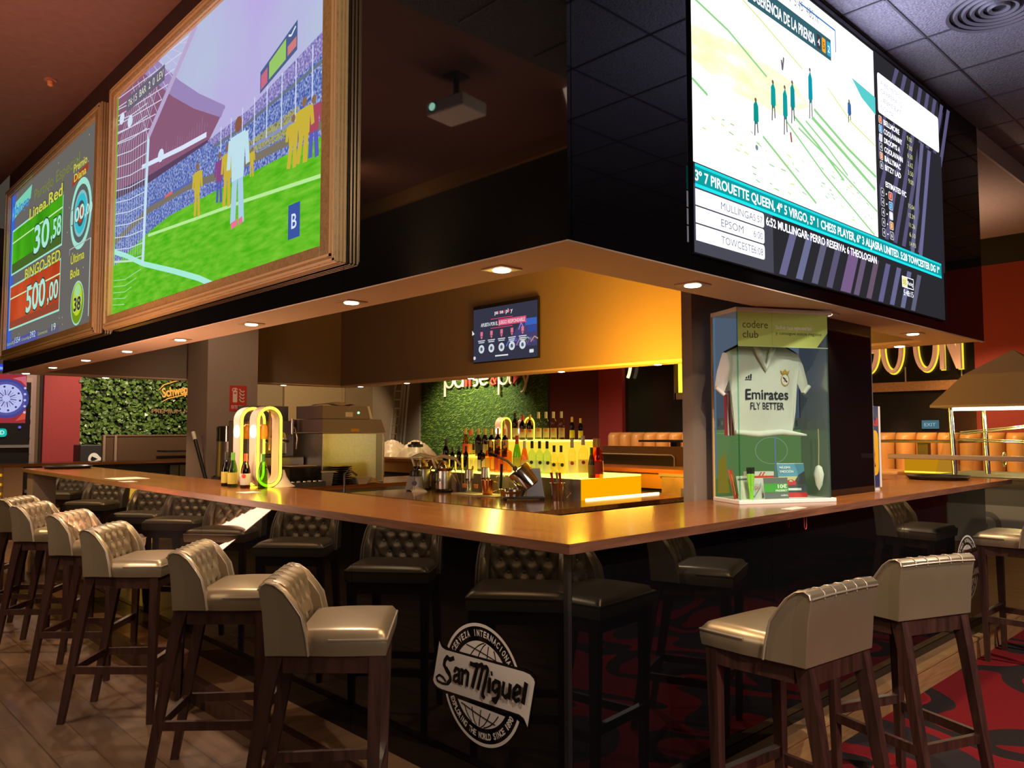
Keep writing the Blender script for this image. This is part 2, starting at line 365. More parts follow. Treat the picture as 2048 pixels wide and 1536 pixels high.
struct('door_1', MB().box(7.35, 7.42, 16.2, 16.31, FL, 2.9).box(9.0, 9.07, 16.2, 16.31, FL, 2.9).box(7.35, 9.07, 16.2, 16.31, 2.83, 2.9).box(7.42, 9.0, 16.26, 16.31, FL, 2.83), noisem('tan_door_paint', (.24, .16, .085), (.26, .175, .095), 30, .6, .02, .001))
# ================================================================ the canopy ring over the bar
CX0, CX1, CY0, CY1 = 0.0, 4.75, 0.0, 9.05
t = thing('bar_canopy', (0, 0, SOF), 'black glass clad canopy hanging over the whole bar with orange lit underside', 'canopy')
zc = lambda z: z - SOF
SEAM = .004
for y0, y1 in ((0, 1.5), (1.5, 5.4), (5.4, 7.92), (7.92, CY1)):
    MB().box(.0, .02, y0 + SEAM * (y0 > 0), y1, 0, zc(4.6)).build('glass_fascia', BLACKGLASS, t)
for x0, x1 in ((.02, .783), (.783, 3.872), (3.872, 4.75)):
    MB().box(x0 + SEAM, x1, .0, .02, 0, zc(3.93)).build('glass_fascia', BLACKGLASS, t)
MB().box(4.73, 4.75, .02, CY1, 0, zc(3.93)).build('glass_fascia', BLACKGLASS, t)
MB().box(.02, 4.73, CY1 - .02, CY1, 0, zc(3.9)).build('glass_fascia', BLACKGLASS, t)
sm = MB(); w_ = .33
sm.box(.02, w_, .02, CY1 - .02, .0, .02).box(CX1 - .30, CX1 - .02, .02, CY1 - .02, .0, .02).box(w_, CX1 - .3, .02, w_, .0, .02).box(w_, CX1 - .3, CY1 - .22, CY1 - .02, .0, .02)
sm.box(-.004, .02, -.004, CY1, -.006, 0).box(.02, CX1, -.004, .02, -.006, 0)
sm.build('soffit', SOFFIT, t)
im = MB().box(w_ - .02, w_, w_, CY1 - .22, .02, 1.6).build('inner_panel', TAUPE, t)
MB().box(w_, CX1 - .3, w_ - .02, w_, .02, 1.6).build('inner_panel', TAUPE, t)
MB().box(CX1 - .30, CX1 - .28, w_, CY1 - .22, .02, 1.6).build('inner_panel', TAUPE, t)
MB().box(w_, CX1 - .3, CY1 - .22, CY1 - .20, .02, 1.6).build('inner_panel', TAUPE, t)
MB().box(w_, CX1 - .3, w_, CY1 - .22, 1.6, 1.62).build('top_panel', TAUPE, t)
# recessed downlights
def make_downlight():
    t = thing('recessed_downlight', (0, 0, 0), 'x', 'downlight')
    mb = MB(); mb.ring([[Vector((.062 * sx, .062 * sy, 0)) for sx, sy in ((-1, -1), (1, -1), (1, 1), (-1, 1))], [Vector((.062 * sx, .062 * sy, -.005)) for sx, sy in ((-1, -1), (1, -1), (1, 1), (-1, 1))], [Vector((.052 * sx, .052 * sy, -.006)) for sx, sy in ((-1, -1), (1, -1), (1, 1), (-1, 1))]], True, True)
    mb.build('bezel', pm('downlight_bezel', (.55, .40, .26), .35, .5), t)
    MB().lathe([(.040, -.0062), (.036, -.011), (.02, -.013)], n=16).build('lens', emm((1, .9, .74), 9.), t)
    return t
dl0 = make_downlight()
DL = [((.178, .54 + 1.174 * k), 'near edge', k) for k in range(8)] + [((x, .186), 'screen edge', k) for k, x in enumerate((1.07, 2.44, 3.81))] + [((4.6, y), 'rear strip', k) for k, y in enumerate((.57, 2.95, 4.3, 5.9, 7.3, 8.5))] + [((x, 8.94), 'far strip', k) for k, x in enumerate((1.1, 2.5, 3.55))]
WH = {'near edge': 'along the canopy edge with framed screens', 'screen edge': 'below the large racing screen', 'rear strip': 'in the rear strip under the orange wall', 'far strip': 'in the far strip behind the bar'}
for n_, ((x, y), wh, k) in enumerate(DL):
    lab = 'square recessed downlight, %s from the bar corner, %s' % (ORD[k], WH[wh])
    o = dl0 if n_ == 0 else dup(dl0)
    o.location = (x, y, SOF - (.0 if n_ else 0)); o['label'] = lab; o['group'] = 'canopy downlights ' + WH[wh]
    light('SPOT', (x, y, SOF - .03), 50 if wh in ('near edge', 'screen edge') else 45, (1, .80, .62) if wh == 'near edge' and k % 2 else WARM, .03, (x, y, 0), 118, .5)
# ================================================================ bar body and counters
PX, PY = .097, .097
t = thing('bar_station', (0, 0, STEP), 'black mirror glass bar front standing under the wooden counter', 'bar')
zb = lambda z: z - STEP
for y0, y1 in ((PY, 1.55), (1.55, 3.4), (3.4, 5.2), (5.2, 6.98)): MB().box(PX, PX + .02, y0 + .003, y1, 0, zb(H - .04)).build('front_panel', BLACKGLASS, t)
for x0, x1 in ((PX + .02, 1.6), (1.6, 3.3), (3.3, 4.98)): MB().box(x0 + .003, x1, PY, PY + .02, 0, zb(H - .04)).build('front_panel', BLACKGLASS, t)
MB().box(PX - .001, PX + .02, PY - .001, PY + .02, 0, zb(H - .04)).build('corner_trim', pm('corner_trim_metal', (.06, .06, .065), .3, .8), t)
MB().box(PX + .02, .60, PY + .02, 6.98, 0, zb(H - .04)).box(.60, 4.98, PY + .02, .60, 0, zb(H - .04)).build('carcass', BLACKM, t)
MB().box(.05, .27, 7.68, 7.93, 0, zb(H - .04)).build('end_leg', TAUPEL, t)
t = thing('bar_counter', (0, 0, H - .036), 'long orange brown wooden counter wrapping the bar corner', 'counter')
def slab(x0, x1, y0, y1, m, nm='counter_top'): return MB().box(x0, x1, y0, y1, .0, .036, .0015).build(nm, [m], t)
MB().hexa([(0.003, 0.003, 0), (.67, .67, 0), (.67, 7.94, 0), (0.003, 7.94, 0)], [(0.003, 0.003, .036), (.67, .67, .036), (.67, 7.94, .036), (0.003, 7.94, .036)]).build('counter_top', WOODY, t)
MB().hexa([(0.003, 0.003, 0), (5.35, 0.003, 0), (5.35, .67, 0), (.671, .67, 0)], [(0.003, 0.003, .036), (5.35, 0.003, .036), (5.35, .67, .036), (.671, .67, .036)]).build('counter_top', WOODX, t)
MB().box(0, .003, 0, 7.94, -.0005, .0355).box(.003, 5.353, 0, .003, -.0005, .0355).box(5.35, 5.353, .003, .67, -.0005, .0355).box(0, .67, 7.94, 7.943, -.0005, .0355).build('edge_band', EDGEW, t)
t = thing('rear_counter', (4.7, .68, 0), 'orange wooden rear counter behind the lit bottles with pale end panels', 'counter')
MB().box(-.02, .65, 0, 7.9, H - .04, H).build('counter_top', WOODY, t)
MB().box(.02, .06, .0, 7.9, .9, H - .04).build('front_rail', pm('ochre_rail_paint', (.36, .19, .04), .6), t)
MB().box(.06, .6, 0, 7.9, STEP, H - .04).build('carcass', BLACKM, t)
MB().box(-.02, .02, 1.55, 2.30, STEP, H - .07).build('end_panel', noisem('pale_oak', (.22, .16, .13), (.28, .21, .17), 8, .6, .05, .002), t)
MB().box(-.03, .03, 1.52, 2.33, H - .07, H - .04).build('panel_cap', GREYP, t)
# ================================================================ framed projection screens
def emn(name, stops, scale, s=1., stretch=(1, 1, 1), detail=3):
    """glowing picture texture: noise through a colour ramp"""
    if name in _mc: return _mc[name]
    m = bpy.data.materials.new(name); m.use_nodes = True; nt = m.node_tree; nt.nodes.clear(); N = nt.nodes.new; L = nt.links.new
    mp = coords(N, L, stretch); n = N('ShaderNodeTexNoise'); n.inputs['Scale'].default_value = scale; n.inputs['Detail'].default_value = detail
    r = ramp(N, stops); e = N('ShaderNodeEmission'); o = N('ShaderNodeOutputMaterial'); e.inputs[1].default_value = s
    L(mp.outputs[0], n.inputs[0]); L(n.outputs[0], r.inputs[0]); L(r.outputs[0], e.inputs[0]); L(e.outputs[0], o.inputs[0]); _mc[name] = m
    return m
def framed(y0, y1, z0, z1, label, bl, br, bb, bt):
    """projection screen with a moulded golden wooden frame on the fascia x = 0; returns the thing and the picture matrix"""
    t = thing('projection_screen', (0, (y0 + y1) / 2, z0), label, 'screen')
    yc = (y0 + y1) / 2
    def fr(a0, a1, b0, b1): return MB().box(-.07, -.001, a0 - yc, a1 - yc, b0 - z0, b1 - z0, .004)
    mem = []
    for nm, (a0, a1, b0, b1) in (('frame_side', (y0, y0 + br, z0, z1)), ('frame_side', (y1 - bl, y1, z0, z1)), ('frame_rail', (y0 + br, y1 - bl, z0, z0 + bb)), ('frame_rail', (y0 + br, y1 - bl, z1 - bt, z1))):
        fr(a0, a1, b0, b1).build(nm, GOLDWOOD, t)
    mm = MB()
    for d, q in ((.004, .075), (.03, .078)):
        mm.box(-q, -.06, y0 + d - yc, y0 + d + .012 - yc, d, z1 - z0 - d).box(-q, -.06, y1 - d - .012 - yc, y1 - d - yc, d, z1 - z0 - d).box(-q, -.06, y0 + d - yc, y1 - d - yc, d, d + .012).box(-q, -.06, y0 + d - yc, y1 - d - yc, z1 - z0 - d - .012, z1 - z0 - d)
    # fluted outer sides facing the room
    for k in range(3): mm.box(-.062 + .02 * k, -.052 + .02 * k, y0 - .006 - yc, y0 + .001 - yc, 0, z1 - z0).box(-.062 + .02 * k, -.052 + .02 * k, y0 - yc, y1 - yc, -.006, .001)
    iy0, iy1, iz0, iz1 = y0 + br - yc, y1 - bl - yc, bb, z1 - z0 - bt
    for d in (.0, .016): mm.box(-.055 + d, -.04 + d, iy0 - .001, iy0 + .008 + d / 2, iz0, iz1).box(-.055 + d, -.04 + d, iy1 - .008 - d / 2, iy1 + .001, iz0, iz1).box(-.055 + d, -.04 + d, iy0, iy1, iz1 - .008 - d / 2, iz1 + .001).box(-.055 + d, -.04 + d, iy0, iy1, iz0 - .001, iz0 + .006)
    mm.build('frame_moulding', BRASS, t)
    MB().box(-.012, -.002, iy0, iy1, iz0, iz1).build('screen_board', WHITEP, t)
    return t, frame((-.013, iy1, iz0), (0, -1, 0), (0, 0, 1)), iy1 - iy0, iz1 - iz0
# --- the football screen
t, M, W, Ht = framed(1.475, 5.06, 2.33, 4.33, 'big gold framed projection screen showing a football match on a green pitch', .05, .145, .10, .06)
P_ = Pic(M); P_.str = 1.0
GRASS = emn('pitch_glow', [(.3, '#4cb416'), (.7, '#7ccb34')], 6, .95, (1, 1, 5))
CROWD = emn('crowd_glow', [(.30, '#3d4fa0'), (.44, '#5f74c4'), (.56, '#8fa0dc'), (.66, '#c9d4f2'), (.75, '#7a5ab8')], 55, .8)
CROWDP = emn('crowd_upper_glow', [(.30, '#6a62b4'), (.5, '#9a8fd4'), (.66, '#cfc4ec')], 60, .8)
CROWDY = emn('crowd_yellow_glow', [(.35, '#7a7a60'), (.52, '#c9c46a'), (.64, '#6f86cc')], 50, .8)
SKYC = emn('stadium_sky_glow', [(.35, '#c3b4ec'), (.65, '#bcd6e4')], .55, .9)
P_.rect(0, 0, W, Ht, SKYC)
P_.poly([(0, .55), (0, 1.86), (.66, 1.86), (.9, 1.80), (1.32, 1.53), (1.68, 1.32), (2.1, 1.12), (1.84, .96), (1.9, .55)], '#8a5c78')
P_.poly([(.86, 1.86), (1.32, 1.55), (1.68, 1.34), (2.1, 1.13), (2.04, 1.07), (1.6, 1.26), (1.2, 1.47), (.6, 1.84)], '#9a86b8')
P_.poly([(0, .55), (0, 1.05), (.7, 1.0), (1.84, .98), (2.0, .6)], '#5c4460')
for k in range(26):
    x = .75 + .043 * k; P_.line([(x, 1.05 + R.uniform(-.03, .02)), (x + .01, 1.05 + R.uniform(.03, .12))], .006, '#9c7a9c')
P_.line([(.6, 1.10), (1.0, 1.07), (1.4, 1.04), (1.82, 1.02)], .035, '#dbe4f8')
for x, z in ((.1, 1.63), (.3, 1.55), (1.0, 1.09)): P_.disc(x, z, .06, '#d4e4f6', .05, 10)
P_.poly([(0, .42), (0, .98), (.8, .94), (1.84, .96), (2.44, 1.0), (2.81, 1.07), (W, 1.18), (W, .6), (1.9, .55), (.8, .55)], CROWD)
P_.poly([(1.84, .97), (2.44, 1.0), (2.81, 1.07), (W, 1.18), (W, 1.05), (2.8, .97), (2.4, .92), (1.94, .91)], CROWDP)
P_.poly([(2.45, .80), (3.05, .84), (3.05, .70), (2.45, .72)], CROWDY)
P_.line([(1.94, .905), (2.4, .915), (2.8, .955), (W, 1.01)], .022, '#6c7484')
P_.line([(1.95, .77), (2.6, .76), (W, .77)], .02, '#8894c0')
P_.line([(0, .62), (.8, .73), (1.5, .74), (2.1, .69), (W, .66)], .05, '#7c7466')
P_.line([(.8, .76), (1.6, .76)], .018, '#5a6ab4'); P_.line([(1.1, .76), (1.25, .76)], .02, '#d86a6a')
for x in (2.05, 2.2, 2.36, 2.52, 2.68, 2.86, 3.02, 3.2): P_.line([(x, .76), (x, 1.0 + (x - 2) * .1)], .012, '#cdd8f2')
P_.poly([(0, 0), (W, 0), (W, .60), (2.4, .6), (2.03, .605), (1.2, .60), (.8, .56), (0, .42)], GRASS)
P_.poly([(2.59, 1.05), (3.03, 1.16), (3.03, 1.33), (2.59, 1.18)], '#50608c')
P_.poly([(2.70, 1.10), (2.90, 1.15), (2.90, 1.27), (2.70, 1.20)], '#9ac66a'); P_.poly([(2.60, 1.07), (2.68, 1.09), (2.68, 1.18), (2.60, 1.155)], '#c86a84'); P_.poly([(2.92, 1.16), (3.02, 1.185), (3.02, 1.24), (2.92, 1.215)], '#d07a7a')
P_.line([(2.93, 1.275), (2.96, 1.265), (3.01, 1.30)], .012, '#e4ecf8')
# lines, goal, net
P_.line([(.78, .535), (1.6, .49), (2.4, .45), (W, .385)], .022, '#b8ea98'); P_.line([(0, .455), (.7, .36)], .014, '#bde8b0')
P_.line([(0, .54), (.30, .46), (.69, .335), (1.3, .19), (1.75, .075), (1.98, 0)], .04, '#a8ecd8')
for k in range(14):
    z = .40 + .098 * k; P_.line([(0, z + .06), (.35, z + .012), (.70, z)], .008, '#ccd8e8')
for k in range(13): x = .02 + .055 * k; P_.line([(x, .42), (x + .005, 1.34 + .03 * R.random()), (x + .32, 1.78)], .006, '#c4cfe0')
for k in range(7): P_.line([(0, 1.45 + .075 * k), (.76 + .12 * k, 1.36 + .075 * k)], .008, '#d8d4ec')
for k in range(9): P_.line([(.72 + .1 * k, 1.32 + .055 * k), (.35 + .12 * k, Ht - .02)], .006, '#cdc6e4')
for k in range(5): P_.line([(0, .30 - .05 * k), (.3, .27 - .05 * k), (.66 - .1 * k, .30 - .055 * k)], .006, '#a8e098')
P_.line([(.69, .335), (.745, 1.32)], .055, '#c4e0f0'); P_.line([(.74, 1.30), (1.2, 1.58), (1.62, Ht)], .062, '#b9a6cc')
P_.rect(.22, 1.64, 1.05, 1.76, '#6a6478'); P_.text('76:15', .26, 1.675, .06, '#e8e4c8', .20); P_.text('BAR', .52, 1.675, .06, '#e8e4c8'); P_.text('2  0', .72, 1.675, .06, '#f0f0e4'); P_.text('LEV', .90, 1.675, .06, '#e8e4c8')
def player(x, z0, z1, shirt, skin='#8c6a50', lean=0., legs=None, wk=1.):
    h = z1 - z0; q = h * .30 * wk
    P_.line([(x - q * .28, z0 + .03 * h), (x - q * .18 + lean, z0 + .48 * h)], q * .36, legs or shirt); P_.line([(x + q * .32, z0), (x + q * .18 + lean, z0 + .48 * h)], q * .36, legs or shirt)
    P_.poly([(x - q * .42 + lean, z0 + .42 * h), (x + q * .42 + lean, z0 + .42 * h), (x + q * .5 + lean, z0 + .84 * h), (x - q * .5 + lean, z0 + .84 * h)], shirt)
    P_.line([(x - q * .55 + lean, z0 + .82 * h), (x - q * .66 + lean, z0 + .55 * h)], q * .26, shirt); P_.line([(x + q * .55 + lean, z0 + .82 * h), (x + q * .68 + lean, z0 + .52 * h)], q * .26, shirt)
    P_.disc(x + lean, z0 + .93 * h, h * .075, skin, n=10)
YEL = '#c9b23c'
player(1.70, .49, .86, YEL); player(2.05, .51, .84, '#8a4a86', legs='#5a60b0'); player(2.16, .46, .87, YEL, lean=.01); player(2.51, .57, .75, YEL)
player(2.99, .50, .80, YEL, lean=.02, wk=1.25); player(3.23, .50, .84, '#a84a60', legs='#5a60b8', wk=1.15); player(3.10, .50, .86, YEL, lean=.03, wk=1.25)
player(2.32, .32, .99, '#bfe0ea', '#8a5a46', legs='#a8cfe4'); P_.line([(2.24, .325), (2.33, .335)], .04, '#e87890'); P_.line([(2.35, .33), (2.40, .34)], .04, '#e87890')
P_.rect(2.97, .11, 3.10, .30, '#3c56a4'); P_.text('B', 3.035, .165, .085, '#dce8ff', align='C', bold=.01)
P_.rect(W - .05, 0, W, Ht, '#4fae1e'); P_.rect(0, 0, .03, Ht, '#7cc41c')
P_.build('match_picture', t)
# --- the bingo screen
t, M, W, Ht = framed(5.296, 8.86, 2.33, 4.31, 'gold framed projection screen showing green and red bingo prize boxes', .05, .145, .10, .06)
P_ = Pic(M); P_.str = .9
P_.rect(0, 0, W, Ht, '#6e6a66'); P_.rect(0, 0, .13, Ht, '#3a6ae0'); P_.rect(.13, .0, .22, Ht, '#5a62a4'); P_.rect(.22, 0, 1.4, .12, '#5a58a0'); P_.rect(1.4, 0, 2.2, .1, '#666078')
for k in range(34): P_.disc(R.uniform(.2, W), R.uniform(.05, Ht), .008, '#c8c4b4', n=6)
P_.poly([(.05, 1.52), (.9, 1.62), (.95, 1.76), (.2, 1.72)], '#7fd8b8'); P_.text('bingo', .22, 1.56, .13, '#3f8fe0', .62, bold=.02); P_.disc(.11, 1.60, .09, '#4a90e8', .08)
P_.text('s', .085, 1.57, .06, '#dcecff')
P_.text('Partido Especial', 1.07, 1.55, .125, '#7d8a34', 1.66)
GBOX = emn('bingo_green_glow', [(.3, '#2f8a14'), (.7, '#58c41c')], 1.4, .9); RBOX = emn('bingo_red_glow', [(.3, '#b03a1c'), (.7, '#d4562c')], 1.4, .9)
def bx(x0, z0, x1, z1, m):
    P_.rect(x0 - .02, z0 - .02, x1 + .02, z1 + .02, '#a8ecd4'); P_.rect(x0, z0, x1, z1, m); P_.rect(x0, z1 - .14, x1, z1 - .125, '#d8f4b8')
bx(.12, .89, 2.20, 1.38, GBOX); P_.rect(.12, .89, 2.20, 1.0, '#4c6a2c'); bx(.10, .25, 2.18, .73, RBOX); P_.rect(.10, .25, 2.18, .33, '#9a4a34')
OUT = '#3c4436'
P_.text('Linea.Red', .885, 1.375, .125, OUT, 1.33, bold=.05); P_.text('Linea.Red', .885, 1.375, .125, '#d8dc4c', 1.30, bold=.02)
P_.text('BINGO-RED', .775, .735, .115, OUT, 1.42, bold=.05); P_.text('BINGO-RED', .775, .735, .115, '#d8d850', 1.40, bold=.02)
for tx, x, z, h, wd in (('30', 1.12, .965, .30, .62), (',58', 1.80, .995, .20, .37), ('500', .86, .36, .29, .80), (',00', 1.74, .375, .19, .40)):
    P_.text(tx, x - .02, z - .012, h + .024, '#2c4a3c', wd + .04, bold=.03); P_.text(tx, x, z, h, '#b4f0dc', wd, bold=.02)
P_.text('Premio', 2.55, 1.50, .08, '#d8d44c', .42, bold=.02); P_.poly([(2.50, 1.37), (3.0, 1.42), (3.02, 1.49), (2.55, 1.46)], '#a8402c'); P_.text('Diana', 2.57, 1.405, .075, '#d8d44c', .38, bold=.02)
for r_, c_ in ((.33, '#a8ecd8'), (.27, '#5e6664'), (.215, '#8fc8cc'), (.185, '#3cc4d4'), (.12, '#4a5a5c'), (.085, '#c8482c')): P_.disc(2.82, 1.06, r_, c_, r_ * 1.0, 30)
P_.text('100', 2.52, 1.0, .15, '#2c4a4c', .42, bold=.03); P_.text('100', 2.53, 1.005, .14, '#c8f4e8', .40, bold=.02); P_.text(',00', 2.95, 1.01, .10, '#c8f4e8', .22, bold=.02)
P_.line([(2.5, .775), (3.15, .775)], .01, '#b4b8b4'); P_.line([(3.15, .775), (3.15, .08)], .02, '#b8dcd4'); P_.line([(2.5, .775), (2.5, .72)], .01, '#b4b8b4')
P_.text('\u00daltima', 2.55, .625, .085, '#dce020', .42, bold=.01); P_.text('Bola', 2.55, .49, .085, '#dce020', .29, bold=.01)
P_.disc(2.80, .235, .205, '#a8e4cc'); P_.disc(2.80, .235, .188, '#7a9c1c'); P_.disc(2.80, .27, .15, '#c4d832'); P_.disc(2.80, .35, .09, '#a8e0a0', .055)
P_.text('38', 2.80, .165, .135, '#d8e87c', .25, 'C', .04); P_.text('38', 2.80, .17, .125, '#3c3c44', .22, 'C', .03)
for tx, x, c_, wd, h in (('CartonesRED', .02, '#b8c83c', .36, .035), ('1554', .40, '#c8f0ec', .26, .065), ('Comunidad', .72, '#b8c83c', .36, .035), ('392', 1.10, '#c8f0ec', .22, .07), ('Cartones/sala', 1.42, '#b8c83c', .38, .035), ('19', 1.96, '#c8f0ec', .14, .07)): P_.text(tx, x, .06, h, c_, wd)
P_.build('bingo_picture', t)
# ================================================================ the racing LED wall
t = thing('led_screen', (.785, -.001, 2.26), 'huge bright LED screen showing horse racing results on black canopy', 'screen')
MB().box(0, 3.085, -.012, 0, 0, 1.56).build('screen_panel', pm('led_panel', (.012, .012, .013), .3), t)
mb = MB(); mb.box(3.07, 3.09, -.02, 0, 0, 1.56).box(0, 3.09, -.02, 0, 1.555, 1.575).box(0, 3.09, -.016, 0, -.006, .0); mb.build('edge_frame', pm('led_edge', (.05, .05, .055), .35, .6), t)
M = frame((0, -.0125, 0), (1, 0, 0), (0, 0, 1)); P_ = Pic(M); P_.str = 1.0
WH_ = emm('#f4f6ff', 1.75); BK = emm('#35343a', .7)
P_.rect(0, 0, 3.07, 1.55, BK); P_.rect(0, .0, .68, .3, '#4a4a56')
RACE = emn('racecourse_glow', [(.30, '#eef4cc'), (.42, '#f5f8de'), (.55, '#fbfdf4'), (.8, '#ffffff')], 2.2, 1.5, (1, 1, 2.5), 5)
P_.rect(0, .395, 1.955, 1.54, RACE)
P_.poly([(0, 1.0), (.45, 1.05), (.95, 1.02), (1.1, .95), (.8, .82), (.3, .80), (0, .85)], emn('racecourse_turf_glow', [(.3, '#dcebac'), (.55, '#eef4c8'), (.7, '#fbfdf0')], 5, 1.35, (1, 1, 3), 5))
P_.poly([(0, 1.54), (0, 1.36), (.5, 1.28), (1.02, 1.14), (1.5, 1.09), (1.955, 1.05), (1.955, 1.54)], WH_)
G1, G2, TL = emm('#8fcf8a', 1.1), emm('#c8e07c', 1.15), emm('#11a2a4', .95)
for pts, wd, m in (([(0, 1.13), (.3, 1.08), (.65, .97)], .012, G1), ([(.2, 1.33), (.6, 1.24), (1.03, 1.13)], .008, G2), ([(.84, .80), (1.25, .62), (1.9, .40)], .012, G1), ([(.97, .80), (1.4, .70), (1.95, .55)], .012, G1), ([(1.12, .90), (1.5, .80), (1.93, .68)], .022, G1), ([(1.15, .95), (1.55, .84), (1.95, .76)], .018, G1), ([(.92, .85), (1.2, .76), (1.5, .64)], .016, G1), ([(1.05, .86), (1.3, .78), (1.55, .68)], .012, G1), ([(.6, .66), (.9, .54), (1.15, .44)], .014, G1), ([(1.32, 1.12), (1.6, 1.01), (1.95, .95)], .008, G2), ([(0, .76), (.12, .72)], .014, G1)): P_.line(pts, wd, m)
for k in range(60): x, z = R.uniform(.02, 1.9), R.uniform(.42, .66); P_.line([(x, z), (x + R.uniform(.01, .05), z + R.uniform(-.012, .004))], .006, R.choice((G1, G2)))
for x, z0, z1, c_ in ((.53, .64, .83, '#0d9c90'), (.70, .76, .97, '#12a4a4'), (.82, .72, .98, '#12a4a4'), (.90, .80, 1.03, '#1098a0'), (1.10, .88, 1.16, '#12a0b4'), (1.58, .99, 1.13, '#3c6ab4')):
    h = z1 - z0; P_.poly([(x - .022, z0 + h * .38), (x, z0 + h * .30), (x + .026, z0 + h * .42), (x + .024, z0 + h * .8), (x + .004, z1 - h * .06), (x - .02, z0 + h * .8)], emm(c_, .95))
    P_.line([(x - .008, z0 + h * .38), (x - .014, z0)], .010, '#54506a'); P_.line([(x + .012, z0 + h * .38), (x + .016, z0 + .02)], .010, '#54506a'); P_.disc(x, z1 - .012, .011, '#7a6458', n=8)
P_.line([(.79, 1.10), (.80, 1.05), (.815, 1.12)], .014, '#6a6470'); P_.disc(.53, .585, .014, '#7c8aa4', n=8); P_.line([(.87, .75), (.88, .70)], .016, '#a85048')
# caption and boxes on the picture
P_.rect(.47, 1.28, 1.36, 1.40, emm('#3c6a76', .9)); P_.text('SUGERENCIA DE LA PRENSA', .49, 1.305, .06, WH_, .68, bold=.02)
P_.rect(.45, 1.405, 1.36, 1.53, WH_); P_.text('SWINDON  5:45  480 m', .62, 1.44, .055, '#8a8a94', .6)
for x, c_, n_ in ((1.19, '#3c3c44', '4'), (1.25, '#f0a830', '5'), (1.31, '#38a8d8', '2')): P_.rrect(x, 1.30, x + .045, 1.38, .008, emm(c_, 1.1)); P_.text(n_, x + .0225, 1.32, .04, WH_ if n_ != '5' else '#603808', align='C')
P_.line([(1.0, 1.475), (1.42, 1.475), (1.42, 1.35)], .010, '#3c7cc4')
P_.poly([(1.62, 1.27), (1.95, 1.25), (1.95, 1.14), (1.75, 1.19)], emm('#58c8c8', 1.1))
# teal ticker, meeting list, footer stripes
for k in range(11):
    x = .82 + .17 * k; wd = .07 if k != 4 else .13
    P_.poly([(x - .10, .005), (x - .10 + wd, .005), (x + .03 + wd, .25), (x + .03, .25)], emm(('#7a78a4', '#7c80a8', '#70708c', '#6c6484', '#8a6c9c', '#7a6a88', '#7a6478', '#7470a0')[k % 8], .75))
for k in range(8):
    x = 2.02 + .135 * k; P_.poly([(x - .26, .40), (x - .20, .40), (x + .32, 1.54), (x + .26, 1.54)] if x - .26 > 1.97 else [(1.975, .40 + (1.975 - x + .26) * 2.2), (1.975, min(1.54, .40 + (2.035 - x + .26) * 2.2)), (min(3.06, x + .32), 1.54), (min(3.05, x + .26), 1.54)], emm('#6c6690', .7))
P_.rect(2.62, .33, 3.07, 1.15, emm('#34333a', .7)); P_.poly([(2.44, .36), (2.50, .36), (2.74, 1.16), (2.68, 1.16)], emm('#7a78a0', .8)); P_.poly([(2.58, .36), (2.64, .36), (2.87, 1.14), (2.81, 1.14)], emm('#7a78a8', .8))
P_.rect(0, .285, 3.0, .385, TL); P_.rect(0, .283, 3.0, .298, emm('#1fe4ec', 1.1)); P_.rect(0, .372, 3.0, .385, emm('#1fd4dc', 1.1))
P_.text('3\u00ba 7 PIROUETTE QUEEN, 4\u00ba 5 VIRGO, 5\u00ba 1 CHESS PLAYER, 6\u00ba 3 ALJASRA UNITED. 5:28 TOWCESTER DG 1\u00ba', .0, .312, .047, WH_, 2.96, bold=.02)
P_.text('6:52 MULLINGAR: PERRO RESERVA: 6 THEOLOGIAN', .60, .225, .042, WH_, 1.30, bold=.02)
for z, a, b_ in ((.205, 'MULLINGA', '5:57'), (.128, 'EPSOM', '6:00'), (.051, 'TOWCESTE', '6:08')):
    P_.rect(0, z, .56, z + .07, WH_); P_.rrect(.5, z, .58, z + .07, .014, WH_); P_.text(a, .20, z + .018, .036, '#7c7c8c', .28 if a != 'EPSOM' else .19); P_.text(b_, .565, z + .018, .034, '#7c7c8c', .085, 'R')
# right hand list
P_.rrect(1.985, 1.17, 3.03, 1.42, .02, WH_)
for k, tx in enumerate(('A 480 METROS', 'CARRERA 12', 'LIEBRE EXT.', 'NORMAL')): P_.text(tx, 2.03, 1.355 - .052 * k, .03, '#a8a8b4', .34 if k < 3 else .22)
for k, (nm, od, c_) in enumerate((('BELLMORE', '9.00', '#e4703c'), ('COOLAVANNY', '7.00', '#38a4e0'), ('DROOPYS A', '6.50', '#f0f0f4'), ('COOLAVANN', '2.62', '#44444c'), ('BALLYMAC', '3.50', '#e88038'), ('BITZY LAD', '9.00', '#54545c'))):
    z = 1.105 - .0565 * k; P_.rrect(1.985, z, 2.035, z + .048, .01, emm('#e8e8f0', 1.)); P_.rrect(1.99, z + .004, 2.03, z + .044, .008, emm(c_, 1.)); P_.text(str(k + 1), 2.01, z + .012, .026, WH_ if k != 2 else '#a0a0a8', align='C')
    P_.text(nm, 2.06, z + .006, .034, WH_, .25 if k not in (1, 3) else .29, bold=.02); P_.text(od, 2.52, z + .006, .032, emm('#e4e49c', 1.), .085, 'R')
P_.text('ESTIMATED F/C', 2.06, .725, .034, WH_, .33, bold=.02)
